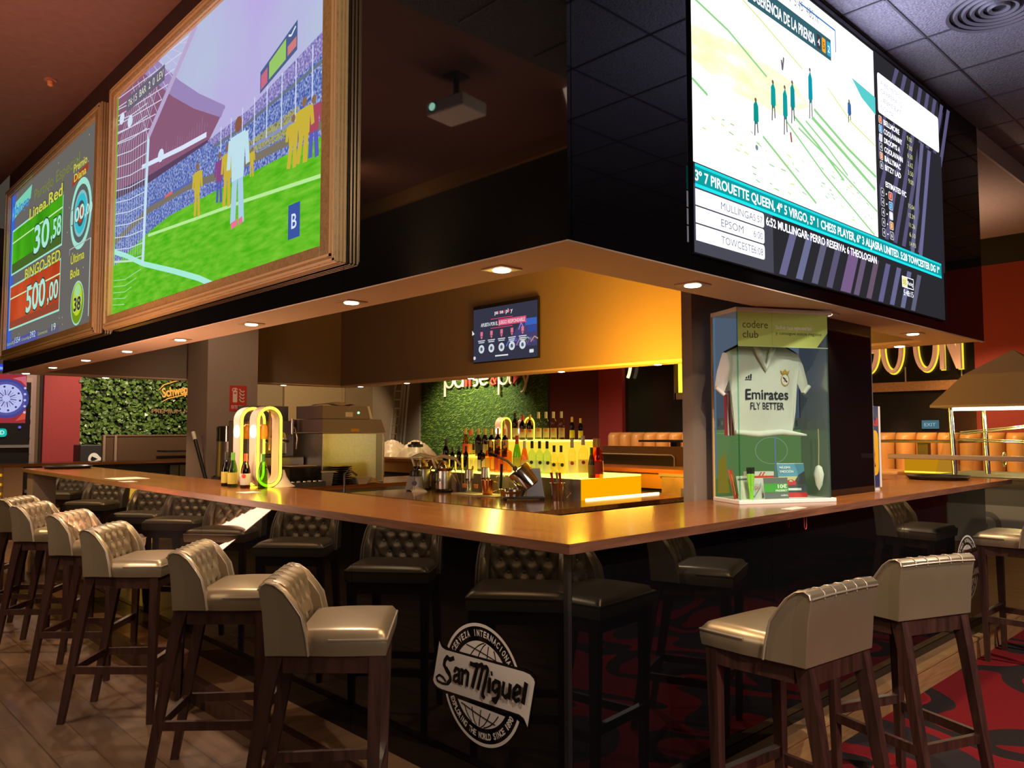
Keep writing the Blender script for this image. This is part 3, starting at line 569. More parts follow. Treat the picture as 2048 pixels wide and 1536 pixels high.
for k, (n_, od, c_) in enumerate((('1', '15.04', '#e0502c'), ('2', '12.39', '#2c94d4'), ('3', '11.26', '#f0f0f4'), ('5', '6.10', '#e8902c'), ('6', '14.93', '#54545c'))):
    z = .655 - .062 * k; P_.rrect(1.985, z, 2.035, z + .05, .01, emm('#d8d8e4', 1.)); P_.rrect(1.99, z + .004, 2.03, z + .046, .008, BK); P_.text('4', 2.01, z + .013, .026, WH_, align='C'); P_.rect(2.06, z + .02, 2.075, z + .028, WH_)
    P_.rrect(2.10, z, 2.16, z + .05, .01, emm('#e8e8f0', 1.)); P_.rrect(2.105, z + .004, 2.155, z + .046, .008, emm(c_, 1.)); P_.text(n_, 2.13, z + .013, .026, WH_, align='C'); P_.text(od, 2.52, z + .01, .03, emm('#e4e49c', 1.), .10, 'R')
P_.rect(2.27, .135, 2.46, .205, WH_); P_.rect(2.275, .14, 2.35, .2, emm('#f0ec9c', 1.1)); P_.text('SIS', 2.312, .155, .03, '#a89c3c', .055, 'C'); P_.rect(2.355, .14, 2.455, .2, BK); P_.text('Racing', 2.405, .158, .026, WH_, .085, 'C'); P_.text('5:48:15', 2.37, .085, .038, WH_, .16, 'C')
P_.build('race_picture', t)
light('AREA', (2.2, -.12, 3.1), 75, (.62, .60, 1), 1.3, (2.2, -3, 3.6), sy=2.6)  # added area light carrying the screen's glow to the ceiling
# ================================================================ television on the orange inner wall
t = thing('wall_television', (4.45, 5.045, 2.70), 'wall television showing a dark responsible gambling notice on orange wall', 'television')
MB().box(-.055, -.022, -.575, .575, -.36, .36, .006).build('housing', BLACKP, t)
MB().box(-.022, -.001, -.22, .22, -.18, .18).build('wall_mount', BLACKM, t)
M = frame((-.0556, .565, -.345), (0, -1, 0), (0, 0, 1)); P_ = Pic(M, .0004); P_.str = .85
P_.rect(0, 0, 1.13, .66, '#3a3a4c')
P_.poly([(.62, .16), (1.12, .13), (1.12, .44), (.86, .42), (.78, .36)], '#4c4674')
for k, c_ in enumerate(('#5a86d8', '#8a74c4', '#4a5cae', '#b48a94', '#7a6a4c', '#9ab8a0', '#6a5a94', '#c89c78')): P_.line([(.60 + .06 * k, .16 + .02 * (k % 3)), (.66 + .06 * k, .24), (.72 + .06 * k, .18 + .03 * (k % 2))], .016, c_)
P_.rect(.93, .38, 1.12, .46, '#3f6cc8'); P_.rect(.98, .30, 1.11, .37, '#3850a4'); P_.line([(.82, .34), (.86, .42), (.90, .36)], .014, '#9c90e4')
P_.text('pa', .40, .565, .05, '#f4f4f8', .06, bold=.02); P_.rect(.463, .565, .472, .6, '#e83c50'); P_.rect(.479, .565, .488, .6, '#e83c50'); P_.text('se', .495, .565, .05, '#f4f4f8', .06, bold=.02); P_.text('&', .562, .565, .04, '#e83c50', .03, bold=.02); P_.text('pl', .60, .565, .05, '#f4f4f8', .045, bold=.02); P_.poly([(.65, .565), (.65, .603), (.68, .584)], '#e83c50'); P_.text('y', .685, .565, .05, '#f4f4f8', .035, bold=.02)
P_.line([(.33, .512), (.72, .512)], .008, '#f04c78'); P_.line([(.33, .400), (.72, .400)], .008, '#f04c78')
P_.text('APUESTA POR EL', .15, .432, .045, '#f0f4f8', .31, bold=.02); P_.rect(.47, .418, .95, .495, '#e85a80'); P_.text('JUEGO RESPONSABLE', .48, .435, .043, '#fce0e8', .45, bold=.02)
for k in range(5):
    x = .165 + .185 * k; P_.rect(x - .022, .315, x + .022, .37, '#f07c98'); P_.poly([(x - .02, .308), (x, .275), (x + .02, .308)], '#f07c98')
    for j in range(2 + (k > 2)): P_.rect(x - .065 + .01 * j, .252 - .022 * j, x + .065 - .012 * j, .264 - .022 * j, '#dfe4ee')
    P_.disc(x, .155, .052, '#e4ecf2'); P_.disc(x, .155, .026, '#8a94a8', n=12); P_.line([(x - .012, .135), (x, .175), (x + .012, .135)], .010, '#3a4456')
P_.rect(.43, .045, .66, .062, '#eef2f6'); P_.disc(.05, .05, .022, '#dfe8f0'); P_.rrect(1.02, .05, 1.09, .09, .008, '#e8f0f4'); P_.poly([(0.005, .40), (.005, .335), (.05, .352)], '#f4f6fa')
P_.build('notice_picture', t)
# ================================================================ ceiling projector and fittings
t = thing('ceiling_projector', (-2.2, 3.3, 4.22), 'white projector hanging from the red brown ceiling before the football screen', 'projector', rz=math.radians(-8))
MB().box(-.16, .16, -.21, .21, 0, .12, .015).build('housing', WHITEP, t)
MB().cyl((.16, .12, .06), (.175, .12, .06), .045).build('lens_ring', BLACKP, t); MB().cyl((.175, .12, .06), (.18, .12, .06), .034).build('lens', emm('#b8ffe0', 6.), t)
MB().cyl((0, 0, .12), (0, 0, .36), .025).box(-.08, .08, -.08, .08, .34, .36).build('ceiling_bracket', BLACKM, t)
t = thing('smoke_detector', (-.34, 5.8, 4.58), 'small orange sprinkler head on the red brown ceiling', 'sprinkler')
MB().cyl((0, 0, -.01), (0, 0, 0), .05).build('base_plate', pm('sprinkler_plate', (.35, .12, .06), .4), t); MB().lathe([(.012, -.06), (.024, -.05), (.026, -.02), (.02, -.01)], n=10).build('head', pm('sprinkler_head', (.6, .22, .08), .4), t)
t = thing('ceiling_diffuser', (2.86, -.66, 3.87), 'round grey ceiling air diffuser with concentric rings beside the racing screen', 'air vent')
mb = MB()
for k in range(6):
    r0 = .27 - .042 * k; mb.lathe([(r0, -.004 - .0 * k), (r0 - .006, -.022), (r0 - .024, -.014), (r0 - .02, -.002)], n=36, cap=False)
mb.build('rings', pm('diffuser_grey', (.16, .16, .165), .4, .3), t); MB().lathe([(.26, -.001), (.25, -.0012)], n=36).build('duct', BLACKM, t)
# ================================================================ bar stools
def make_stool():
    t = thing('bar_stool', (0, 0, FL), 'x', 'bar stool')
    Z = .808
    hw = lambda x: .23 if x > 0 else .205
    # legs: four tapered posts
    for sx in (1, -1):
        for sy in (1, -1):
            tx, ty = (.215 if sx > 0 else -.205), (.225 if sx > 0 else .20) * sy
            bx_, by_ = (.195 if sx > 0 else -.335), (.215 if sx > 0 else .20) * sy
            def sq(x, y, z, dx, dy): x0, x1 = sorted((x, x - sx * dx)); y0, y1 = sorted((y, y - sy * dy)); return [(x0, y0, z), (x1, y0, z), (x1, y1, z), (x0, y1, z)]
            mb = MB()
            if sx > 0: mb.hexa(sq(bx_, by_, 0, .032, .030), sq(tx, ty, Z, .048, .044))
            else:
                mx_, my_ = tx + .0, ty
                mb.hexa(sq(bx_, by_, 0, .034, .030), sq(tx - .022, ty, Z - .12, .05, .042)); mb.hexa(sq(tx - .022, ty, Z - .12, .05, .042), sq(tx, ty, Z, .06, .044))
            mb.build('leg', LEGW, t)
    mb = MB(); zr = Z - .062
    mb.hexa([(-.145, -.198, zr), (.17, -.222, zr), (.17, -.192, zr), (-.145, -.168, zr)], [(-.145, -.198, Z), (.17, -.222, Z), (.17, -.192, Z), (-.145, -.168, Z)])
    mb.hexa([(-.145, .168, zr), (.17, .192, zr), (.17, .222, zr), (-.145, .198, zr)], [(-.145, .168, Z), (.17, .192, Z), (.17, .222, Z), (-.145, .198, Z)])
    mb.box(.182, .213, -.183, .183, zr, Z).box(-.2, -.172, -.158, .158, zr, Z)
    mb.build('seat_frame', LEGW, t)
    z0, z1 = .275, .315
    for sy in (1, -1):
        MB().hexa([(-.262, .192 * sy - .011, z0), (.185, .207 * sy - .011, z0), (.185, .207 * sy + .011, z0), (-.262, .192 * sy + .011, z0)], [(-.255, .192 * sy - .011, z1), (.185, .207 * sy - .011, z1), (.185, .207 * sy + .011, z1), (-.255, .192 * sy + .011, z1)]).build('stretcher', LEGW, t)
    MB().box(-.272, -.25, -.175, .175, z0, z1).build('stretcher', LEGW, t)
    f_ = MB().box(.172, .196, -.188, .188, z0 + .03, z1 + .03).build('footrest', LEGW, t)
    MB().box(.170, .198, -.186, .186, z1 + .03, z1 + .034).build('foot_plate', pm('foot_plate_steel', (.6, .58, .55), .3, 1.), f_)
    # cushion
    def cush(u, v):
        a = (u - .5) * 2; q = (v - .5) * 2
        x = .075 + a * .158; hw_ = .232 if a > -.2 else .215 + .017 * (a + 1) / .8
        y = q * hw_
        ed = max(abs(a) if a > 0 else abs(a) * .8, abs(q)); f = max(0., 1 - max(0, (ed - .80) / .20) ** 2.2)
        return Vector((x, y, Z + .062 + .028 * math.sqrt(max(0, f)) + .012 * (1 - q * q) * (1 - a * a)))
    mb = MB(); mb.grid(cush, 18, 20)
    rim = [cush(k / 18, 0) for k in range(18)] + [cush(1, k / 20) for k in range(20)] + [cush(1 - k / 18, 1) for k in range(18)] + [cush(0, 1 - k / 20) for k in range(20)]
    cx_ = Vector((.075, 0, 0))
    def sh(p, s_, z): return Vector((cx_.x + (p.x - cx_.x) * s_, p.y * s_, z))
    mb.ring([[p.copy() for p in rim], [sh(p, 1.012, Z + .045) for p in rim], [sh(p, 1.0, Z + .02) for p in rim], [sh(p, .985, Z + .002) for p in rim]], True, False)
    bmesh.ops.remove_doubles(mb.bm, verts=mb.bm.verts, dist=.0006)
    s_ = mb.build('seat', LEATHER, t, smooth=50)
    MB().tube([sh(p, 1.008, p.z - .002) for p in rim[6:50]], .0045, 6).build('seam_piping', PIPING, s_, smooth=60)
    # barrel back with wings: outline in the x-z plane, extruded across
    K=.88
    prof = [(-.205, Z + .004), (-.218, Z + .16), (-.232, Z + .27*K), (-.231, Z + .292*K), (-.216, Z + .306*K), (-.192, Z + .304*K), (-.172, Z + .288*K), (-.15, Z + .20*K), (-.12, Z + .004)]
    wing = [(-.205, Z + .004), (-.218, Z + .16), (-.232, Z + .27*K), (-.228, Z + .288*K), (-.208, Z + .300*K), (-.178, Z + .292*K), (-.142, Z + .262*K), (-.106, Z + .21*K), (-.078, Z + .145), (-.06, Z + .07), (-.05, Z + .004)]
    mb = MB()
    XZ = Matrix(((1, 0, 0, 0), (0, 0, -1, 0), (0, 1, 0, 0), (0, 0, 0, 1)))
    mb.prism(prof, Matrix.Translation((0, .220, 0)) @ XZ, .44)
    def wy(x): return .236 if x > -.1 else .222
    for sy in (1, -1):
        o_ = [Vector((x, sy * (.236 - .02 * min(1, (-x) / .23)), z)) for x, z in wing]; i_ = [Vector((x + (.006 if z > Z + .28*K else 0), sy * .172, z - (.004 if z > Z + .25*K else 0))) for x, z in wing]
        m_ = [(a + b_) / 2 + Vector((.010 if k > 4 else (-.004 if k < 4 else 0), 0, .008 if 2 < k < 8 else 0)) for k, (a, b_) in enumerate(zip(o_, i_))]
        for q in (o_, i_, m_): q[0].x, q[1].x, q[2].x, q[3].x = -.17, -.18, -.19, -.19
        mb.ring([o_, m_, i_] if sy < 0 else [i_, m_, o_], True, True)
    b_ = mb.build('backrest', LEATHER, t, smooth=50)
    bv = b_.modifiers.new('round', 'BEVEL'); bv.width = .012; bv.segments = 3; bv.limit_method = 'ANGLE'; bv.angle_limit = math.radians(42)
    pp = MB()
    for sy in (1, -1):
        for off in (.240, .226): pp.tube([(x + .003, sy * (off - .02 * min(1, (-x) / .23)), z + .002) for x, z in wing[2:]], .0042, 6)
    pp.tube([(-.2335, -.218, Z + .275*K), (-.2345, -.1, Z + .280*K), (-.2345, .1, Z + .280*K), (-.2335, .218, Z + .275*K)], .0042, 6)
    for y_ in (-.14, -.07, 0, .07, .14): pp.tube([(-.234, y_, Z + .268*K), (-.2335, y_, Z + .292*K), (-.217, y_, Z + .3075*K), (-.192, y_, Z + .3055*K), (-.17, y_, Z + .288*K)], .003, 6)
    pp.build('back_piping', PIPING, b_, smooth=60)
    # tufted inner pad
    bts = []
    for r_ in range(4):
        n_ = 4 if r_ % 2 == 0 else 3
        for k in range(n_): bts.append(((k - (n_ - 1) / 2) * .078, .050 + .060 * r_))
    def pad(u, v):
        y = (u - .5) * .345; z = v * .296 * K; d = 0.
        for by_, bz_ in bts: q = ((y - by_) / .026) ** 2 + ((z - bz_) / .026) ** 2; d -= .024 * math.exp(-q)
        a = (y / .078 + z / .128); c_ = (y / .078 - z / .128); off = .5 - .060 / .128
        ca = abs(((a + off) % 1) - .5) ; cb = abs(((c_ + .5 + .060 / .128) % 1) - .5)
        if z < .22: d -= .008 * (math.exp(-((.5 - ca) / .09) ** 2) + math.exp(-((.5 - cb) / .09) ** 2))
        else: d -= .003 * math.exp(-((((y / .078) + .5) % 1 - .5) / .1) ** 2)
        e = max(abs(u - .5) * 2 - .9, 0) / .1; top = max(v - .9, 0) / .1
        x = -.098 - .045 * v + .012 * math.sin(PI * v) + d - .012 * e * e - .04 * top * top
        return Vector((x, y, Z + .006 + z))
    mb = MB(); mb.grid(pad, 44, 40)
    p_ = mb.build('tufted_pad', PADL, t, smooth=60)
    mb = MB()
    for by_, bz_ in bts:
        v = pad(by_ / .345 + .5, bz_ / (.296 * K)); mb.ball((v.x + .003, v.y, v.z), .0085, 8)
    mb.build('buttons', PIPING, p_, smooth=60)
    return t
st0 = make_stool(); used = []
def place(x, y, deg, label, group='bronze leather bar stools'):
    o = st0 if not used else dup(st0); used.append(o)
    o.location = (x, y, FL); o.rotation_euler = (0, 0, math.radians(deg)); o['label'] = label; o['group'] = group
LS = [(-.42, .87, -40, 'closest to the bar corner with the beer emblem'), (-.386, 1.845, -40, 'second along from the beer emblem corner'), (-.43, 3.033, -42, 'third along from the beer emblem corner'), (-.365, 4.03, -41, 'fourth along from the beer emblem corner'), (-.385, 4.964, -40, 'fifth along from the beer emblem corner'), (-.332, 5.68, -40, 'sixth along, just before the counter end leg'), (-.37, 7.25, -38, 'seventh along, standing at the counter end leg')]
for x, y, d, l in LS: place(x, y, d, 'tufted leather bar stool on wood floor, ' + l)
place(-.5, 9.0, -40, 'tufted leather bar stool on wood floor before the backlit slats')
for x, y, d, l in ((.78, -.41, 84, 'closest to the bar corner'), (1.745, -.435, 69, 'second along from the bar corner'), (4.48, -.26, 90, 'third along, beside the marble machine')): place(x, y, d, 'leather bar stool on red carpet, ' + l)
# ================================================================ inside the bar
def at(px, py, x=None, y=None, z=None):
    """the point of a real surface (a plane of constant x, y or z) seen at a place of the photograph"""
    c = ((px - 1024) / FPX, (py - 768) / FPX, 1.)
    r = Vector([sum(CX[i][j] * c[j] for j in range(3)) for i in range(3)])
    k = (x - CAM.x) / r.x if x is not None else (y - CAM.y) / r.y if y is not None else (z - CAM.z) / r.z
    return CAM + r * k
ISL = .95
GLOW = emm((1, .78, .10), 3.2); AMB = emm((1, .42, .0), 1.0); LED = emm((1, .93, .40), 3.5); YLED = emm((1, .86, .04), 3.4)
t = thing('back_bar_island', (1.76, 1.93, STEP), 'dark topped wooden island carrying the lit bottle display', 'counter')
MB().box(0, 2.0, 0, 2.36, ISL - STEP - .035, ISL - STEP).build('island_top', woodm('island_wood', (.20, .075, .018), (.36, .14, .035), (13, 1, 13), .16, .3), t)
MB().box(.04, 1.96, .04, 2.32, 0, ISL - STEP - .035).build('carcass', pm('island_steel_front', (.10, .10, .10), .4, .6), t)
t = thing('coffee_counter', (.9, 5.15, STEP), 'orange wooden counter with steel front carrying coffee and washing machines', 'counter')
MB().box(0, 3.25, 0, .95, ISL - STEP - .04, ISL - STEP).build('worktop', WOODX, t)
MB().box(.02, 3.2, .03, .95, 0, ISL - STEP - .04).build('carcass', STEELD, t)
t = thing('steel_sink', (1.9, 4.32, STEP), 'low grey steel sink unit between the island and coffee counter', 'sink')
MB().box(0, 1.3, 0, .8, 0, .82).build('basin_unit', STEELD, t); MB().box(.1, 1.2, .1, .7, .82, .826).build('basin', pm('sink_dark', (.05, .05, .055), .3, .8), t)
MB().tube([(.3, .72, .82), (.3, .72, 1.05), (.3, .62, 1.10), (.3, .5, 1.05)], .012, 8).build('tap', CHROME, t, smooth=60)
# --- lit bottle display
t = thing('lit_bottle_display', (2.66, 2.30, ISL), 'stepped amber glowing bottle display on the bar island', 'display')
MB().box(0, .78, .002, 1.92, 0, .165).build('base_block', [pm('display_side_grey', (.30, .26, .22), .5)], t)
MB().box(.004, .78, -.001, .0, .0, .165).build('front_panel', AMB, t); MB().box(0, .78, .0, 1.92, .165, .178).build('lit_shelf', GLOW, t)
MB().box(.235, .78, .50, 1.35, .178, .455).build('upper_block', emm((1, .62, .04), 1.15), t); MB().box(.225, .78, .495, 1.35, .455, .468).build('lit_shelf', GLOW, t)
MB().box(.165, .78, 1.35, 1.92, .178, .30).build('middle_block', emm((1, .62, .04), 1.15), t); MB().box(.155, .78, 1.35, 1.92, .30, .312).build('lit_shelf', GLOW, t)
MB().box(.05, 1.0, -.03, -.004, .0, .012).build('led_strip', LED, t)
light('AREA', (3.55, 2.75, 1.62), 150, (1, .42, .02), .25, (4.45, 2.75, 2.55), sy=1.0)  # added light carrying the display's amber glow to the inner wall
light('POINT', (3.3, 2.9, 1.75), 4, AMBER, .1)
light('AREA', (2.58, 3.2, 1.35), 7, (1, .70, .12), .1, (1.2, 3.0, .9), sy=1.5)
light('AREA', (3.1, 2.22, 1.2), 5, (1, .6, .05), .6, (2.6, .4, 1.1), sy=.1)
WG = {k: thin('bottle_glass_' + k, c, .9) for k, c in dict(clear=(.97, .95, .74), amber=(.80, .36, .07), brown=(.30, .10, .03), dark=(.09, .045, .025), green=(.30, .58, .10), gin=(.74, .93, .80), olive=(.22, .24, .05), orange=(.93, .38, .06), black=(.02, .02, .02)).items()}  # clear glass tinted yellow, standing for the backlight of the shelves
CAPS = {k: pm('cap_' + k, c, .4) for k, c in dict(gold=(.62, .40, .10), white=(.75, .70, .58), red=(.50, .04, .02), black=(.02, .02, .02), green=(.10, .35, .04), silver=(.6, .6, .6)).items()}
LAB = {k: pm('label_' + k, c, .6, alpha=.95 if k in ('red', 'black') else .62) for k, c in dict(cream=(.75, .62, .38), white=(.8, .76, .66), red=(.55, .06, .03), orange=(.72, .26, .03), black=(.02, .02, .02), blue=(.3, .45, .55), yellow=(.75, .60, .10)).items()}
SHAPE = {'tall': ([(.36, 0), (.40, .02), (.40, .62), (.36, .68), (.17, .78), (.15, .98), (.16, 1.0)], .24), 'shoulder': ([(.44, 0), (.48, .02), (.48, .55), (.42, .64), (.16, .74), (.15, .97), (.16, 1.0)], .24),
         'slope': ([(.42, 0), (.46, .03), (.44, .45), (.30, .66), (.17, .80), (.15, .98), (.16, 1.0)], .24), 'square': ([(.42, 0), (.45, .02), (.45, .60), (.41, .66), (.16, .71), (.14, .97), (.15, 1.0)], .24), 'beer': ([(.46, 0), (.50, .02), (.50, .50), (.42, .62), (.20, .80), (.18, .97), (.20, 1.0)], .25)}
_bm = {}
def bottle(x, y, z, h, shape, glass, cap, lab, label, group, rz=0., wdt=1., open_=False, accent=None):
    key = (shape, glass, cap, lab, h, wdt, open_, accent)
    if key in _bm:
        o = dup(_bm[key]); o.location = (x, y, z); o.rotation_euler = (0, 0, rz); o['label'] = label; o['group'] = group; return o
    t = thing('liquor_bottle' if shape != 'beer' else 'beer_bottle', (x, y, z), label, 'bottle', rz, group)
    prof, k = SHAPE[shape]; n = 4 if shape == 'square' else 14
    wdt *= 1.12; P_ = [(r * k * h * wdt, q * h) for r, q in prof]
    def rad(q):
        for (r0, q0), (r1, q1) in zip(prof, prof[1:]):
            if q0 <= q <= q1: return (r0 + (r1 - r0) * (q - q0) / max(1e-6, q1 - q0)) * k * h * wdt
        return prof[-1][0] * k * h
    if n == 4: P_ = [(r * 1.25 if q < .7 * h else r, q) for r, q in P_]
    M4 = Matrix.Rotation(PI / 4, 4, 'Z')
    MB().lathe(P_, n=n, M=M4).build('glass_body', WG[glass], t, smooth=50)
    if glass in ('amber', 'brown', 'orange', 'clear', 'gin'): pass
    if not open_: MB().lathe([(rad(.80) + .0015, .78 * h), (rad(.95) + .002, .92 * h), (rad(.97) + .002, 1.004 * h)], n=10).build('cap', CAPS[cap], t, smooth=50)
    if lab:
        a0, a1 = PI * .88, PI * 1.80; z0, z1 = .10, .43; mb = MB(); r0 = (rad(.3) * (1.25 * .72 if n == 4 else 1) + .0012)
        if n == 4:
            q = rad(.3) * 1.25 * .7071 + .001; mb.poly([(-q, q * .8, z0 * h), (-q, -q * .8, z0 * h), (-q, -q * .8, z1 * h), (-q, q * .8, z1 * h)]).poly([(-q * .8, -q, z0 * h), (q * .8, -q, z0 * h), (q * .8, -q, (z1 + .06) * h), (-q * .8, -q, (z1 - .06) * h)])
        else:
            rs = []
            for j in range(13): a = a0 + (a1 - a0) * j / 12; rs.append([(r0 * math.cos(a), r0 * math.sin(a), z0 * h), (r0 * math.cos(a), r0 * math.sin(a), z1 * h)])
            mb.ring(rs, False, False)
        l_ = mb.build('label', LAB[lab], t)
        if accent and n != 4:
            mb = MB(); r1 = r0 + .001
            M = frame((r1 * math.cos(PI * 1.26), r1 * math.sin(PI * 1.26), .36 * h), (math.cos(PI * 1.26 + PI / 2), math.sin(PI * 1.26 + PI / 2), 0), (0, 0, 1))
            mb.lathe([(.015, .0), (.001, .0012)], n=14, M=M @ Matrix.Translation((0, 0, -.0005))).build('label_emblem', LAB[accent], l_)
    _bm[key] = t
    return t
Z1, Z2, ZM = ISL + .178, ISL + .468, ISL + .312
def row(xs, z, items, where, group):
    for n_, (px, h, sh, g, c, l, d, acc) in enumerate(items):
        p = at(px, 880, x=xs); bottle(xs, p.y, z, h, sh, g, c, l, d + ', ' + ORD[n_] + ' from the screen ' + where, group, R.uniform(-.2, .2) if sh != 'square' else .0, accent=acc)
row(2.98, Z2, [(1123, .25, 'tall', 'clear', 'white', 'cream', 'clear white-capped rum bottle', 'orange'), (1107, .25, 'tall', 'clear', 'white', 'cream', 'clear white-capped rum bottle', 'orange'), (1092, .25, 'tall', 'clear', 'white', 'cream', 'clear white-capped rum bottle', 'orange'), (1077, .25, 'tall', 'clear', 'white', 'cream', 'clear white-capped rum bottle', 'orange'), (1060, .23, 'shoulder', 'dark', 'gold', 'cream', 'dark rum bottle with cream label', 'red'), (1045, .23, 'shoulder', 'dark', 'red', 'cream', 'dark rum bottle with red seal', 'red'), (1030, .25, 'tall', 'brown', 'black', 'cream', 'tall brown liqueur bottle', None)], 'on the upper lit shelf', 'upper shelf bottles')
row(2.90, ZM, [(1010, .255, 'shoulder', 'dark', 'gold', 'black', 'dark whisky bottle with black label', 'orange'), (996, .265, 'shoulder', 'dark', 'gold', 'black', 'dark whisky bottle with gold cap', 'orange'), (983, .26, 'shoulder', 'dark', 'gold', 'black', 'dark whisky bottle with gold neck', 'orange'), (970, .26, 'tall', 'brown', 'gold', 'cream', 'brown whisky bottle with gold neck', None), (957, .26, 'shoulder', 'brown', 'gold', 'black', 'brown whisky bottle with orange tag', None), (944, .26, 'shoulder', 'clear', 'gold', 'yellow', 'yellow bottle wrapped in a gold net', None), (931, .265, 'slope', 'orange', 'gold', 'red', 'orange whisky bottle with red band', None)], 'on the rear upper shelf', 'upper shelf bottles')
row(2.765, Z1, [(1189, .31, 'shoulder', 'orange', 'orange' if 0 else 'gold', 'red', 'orange liqueur bottle with red label', None), (1166, .33, 'shoulder', 'clear', 'white', 'cream', 'large clear rum bottle', 'red'), (1144, .30, 'tall', 'clear', 'silver', 'white', 'clear gin bottle with slim neck', 'red'), (1122, .25, 'shoulder', 'clear', 'black', 'yellow', 'short clear bottle with yellow label', 'black'), (1108, .25, 'shoulder', 'clear', 'black', 'yellow', 'short clear bottle with dark dot', 'black'), (1094, .285, 'shoulder', 'gin', 'black', 'white', 'pale green gin bottle', 'black'), (1079, .285, 'shoulder', 'gin', 'black', 'white', 'pale green gin bottle', 'black'), (1064, .285, 'shoulder', 'gin', 'black', 'white', 'pale green gin bottle', 'black'), (1049, .285, 'slope', 'amber', 'white', 'cream', 'amber bottle with white neck', None), (1034, .33, 'slope', 'green', 'red', 'yellow', 'green whisky bottle with red cap', None), (1014, .29, 'square', 'amber', 'gold', 'orange', 'square amber bottle with orange label', None), (998, .30, 'square', 'amber', 'gold', 'red', 'square amber bottle with red label', None), (981, .29, 'square', 'amber', 'gold', 'yellow', 'square amber bottle with yellow label', None), (963, .25, 'square', 'dark', 'black', 'white', 'square dark bottle with slanted label', None), (947, .25, 'square', 'clear', 'black', 'white', 'square clear bottle with large white label', None)], 'on the lower lit shelf', 'lower shelf bottles')
row(2.765, Z1, [(932, .23, 'tall', 'black', 'black', None, 'black wine bottle', None), (918, .23, 'tall', 'black', 'black', None, 'black wine bottle', None), (905, .22, 'tall', 'black', 'black', None, 'black wine bottle', None), (892, .29, 'tall', 'black', 'black', None, 'tall black bottle', None)], 'on the lower shelf', 'black bottles of the lit display')
bottle(2.75, at(1200, 880, x=2.75).y + .02, Z1, .31, 'shoulder', 'orange', 'gold', 'red', 'orange liqueur bottle at the very end of the lower lit shelf', 'lower shelf bottles')
bottle(2.71, at(1183, 900, x=2.71).y, Z1, .24, 'slope', 'olive', 'green', 'yellow', 'low olive herbal liqueur bottle before the orange bottles', 'lower shelf bottles')
for n_, px in enumerate((1144, 1161)): bottle(3.16 + .12 * n_, at(px, 860, x=3.16 + .12 * n_).y, Z2, .205 - .01 * n_, 'tall', 'olive', 'gold', 'yellow', 'dark green bottle with gold cap, %s of two on the upper lit shelf' % ORD[n_], 'green bottles on the end block')
bottle(3.10, 4.16, ZM, .25, 'tall', 'clear', 'red', 'red', 'clear red-capped bottle behind the chrome juicer', 'upper shelf bottles')
# --- implements on the island
t = thing('jug_blender', (2.38, 4.10, ISL), 'glass jug blender with grey base at the island end', 'blender', rz=-.75)
MB().hexa([(-.085, -.09, .01), (.085, -.09, .01), (.085, .09, .01), (-.085, .09, .01)], [(-.06, -.065, .13), (.06, -.065, .13), (.06, .065, .13), (-.06, .065, .13)]).build('base', pm('blender_grey', (.42, .41, .38), .3, .6), t)
mb = MB(); M = frame((0, -.083, .05), (1, 0, 0), (0, .2, 1)); mb.lathe([(.024, 0), (.020, .008)], n=14, M=M @ Matrix.Translation((0, .02, 0))); mb.build('dial', pm('dial_purple', (.12, .08, .14), .4), t)
for sx in (1, -1):
    for sy in (1, -1): MB().cyl((.065 * sx, .07 * sy, 0), (.065 * sx, .07 * sy, .012), .012, n=8).build('foot', BLACKP, t)
MB().lathe([(.052, .13), (.052, .17), (.046, .185)], n=16).build('collar', BLACKP, t, smooth=40)
MB().lathe([(.044, .18), (.058, .26), (.068, .36), (.070, .41)], n=18, cap=False).build('jug', CLEAR, t, smooth=50); MB().lathe([(.072, .40), (.072, .425), (.045, .43), (.04, .45)], n=18).build('lid', BLACKP, t, smooth=40)
MB().tube([(.066, 0, .39), (.115, 0, .375), (.12, 0, .28), (.062, 0, .24)], .009, 8).build('handle', CLEAR, t, smooth=60)
def juicer(x, y, rz, label, red):
    t = thing('citrus_juicer', (x, y, ISL), label, 'juicer', rz)
    MB().lathe([(.085, 0), (.09, .012), (.07, .03)], n=20).build('base_ring', BLACKP, t, smooth=40)
    MB().lathe([(.07, .02), (.072, .03), (.072, .19), (.068, .20)], n=22).build('body', STEEL, t, smooth=40)
    MB().lathe([(.078, .19), (.095, .215), (.092, .218), (.02, .205)], n=22).build('bowl', CHROME, t, smooth=50); MB().lathe([(.055, .21), (.05, .24), (.03, .275), (.002, .285)], n=16).build('cone', CHROME, t, smooth=60)
    MB().tube([(-.06, .02, .18), (-.10, .03, .30), (-.02, .01, .325), (.10, -.02, .30), (.15, -.03, .24)], [.012, .014, .018, .016, .01], 8).build('lever', pm('lever_cream', (.55, .46, .34), .35, .3), t, smooth=60)
    MB().tube([(-.066, -.02, .19), (-.095, -.05, .17), (-.095, -.05, .10), (-.08, -.045, .09)], .014, 8).build('spout', BLACKP, t, smooth=60)
    MB().lathe([(.016, 0), (.012, .002)], n=12, M=frame((-.05, -.052, .11), (.72, -.69, 0), (0, 0, 1)) ).build('badge', pm('badge_blue', (.35, .45, .6), .3), t)
juicer(2.46, 3.78, -.5, 'chrome lever citrus juicer with black base ring beside the cutlery cup', 0)
juicer(2.53, 4.19, -.2, 'chrome citrus juicer with orange sticker behind the blender', 1)
t = thing('napkin_holder', (2.30, 3.93, ISL), 'white bent napkin holder at the foot of the juicer', 'holder', rz=-.6)
MB().hexa([(-.07, -.05, 0), (.07, -.05, 0), (.07, .05, 0), (-.07, .05, 0)], [(-.05, -.03, .03), (.06, -.03, .012), (.06, .05, .012), (-.05, .05, .05)]).build('holder_body', WHITEP, t); MB().box(-.05, -.045, -.04, .05, .02, .13).build('back_plate', CHROME, t)
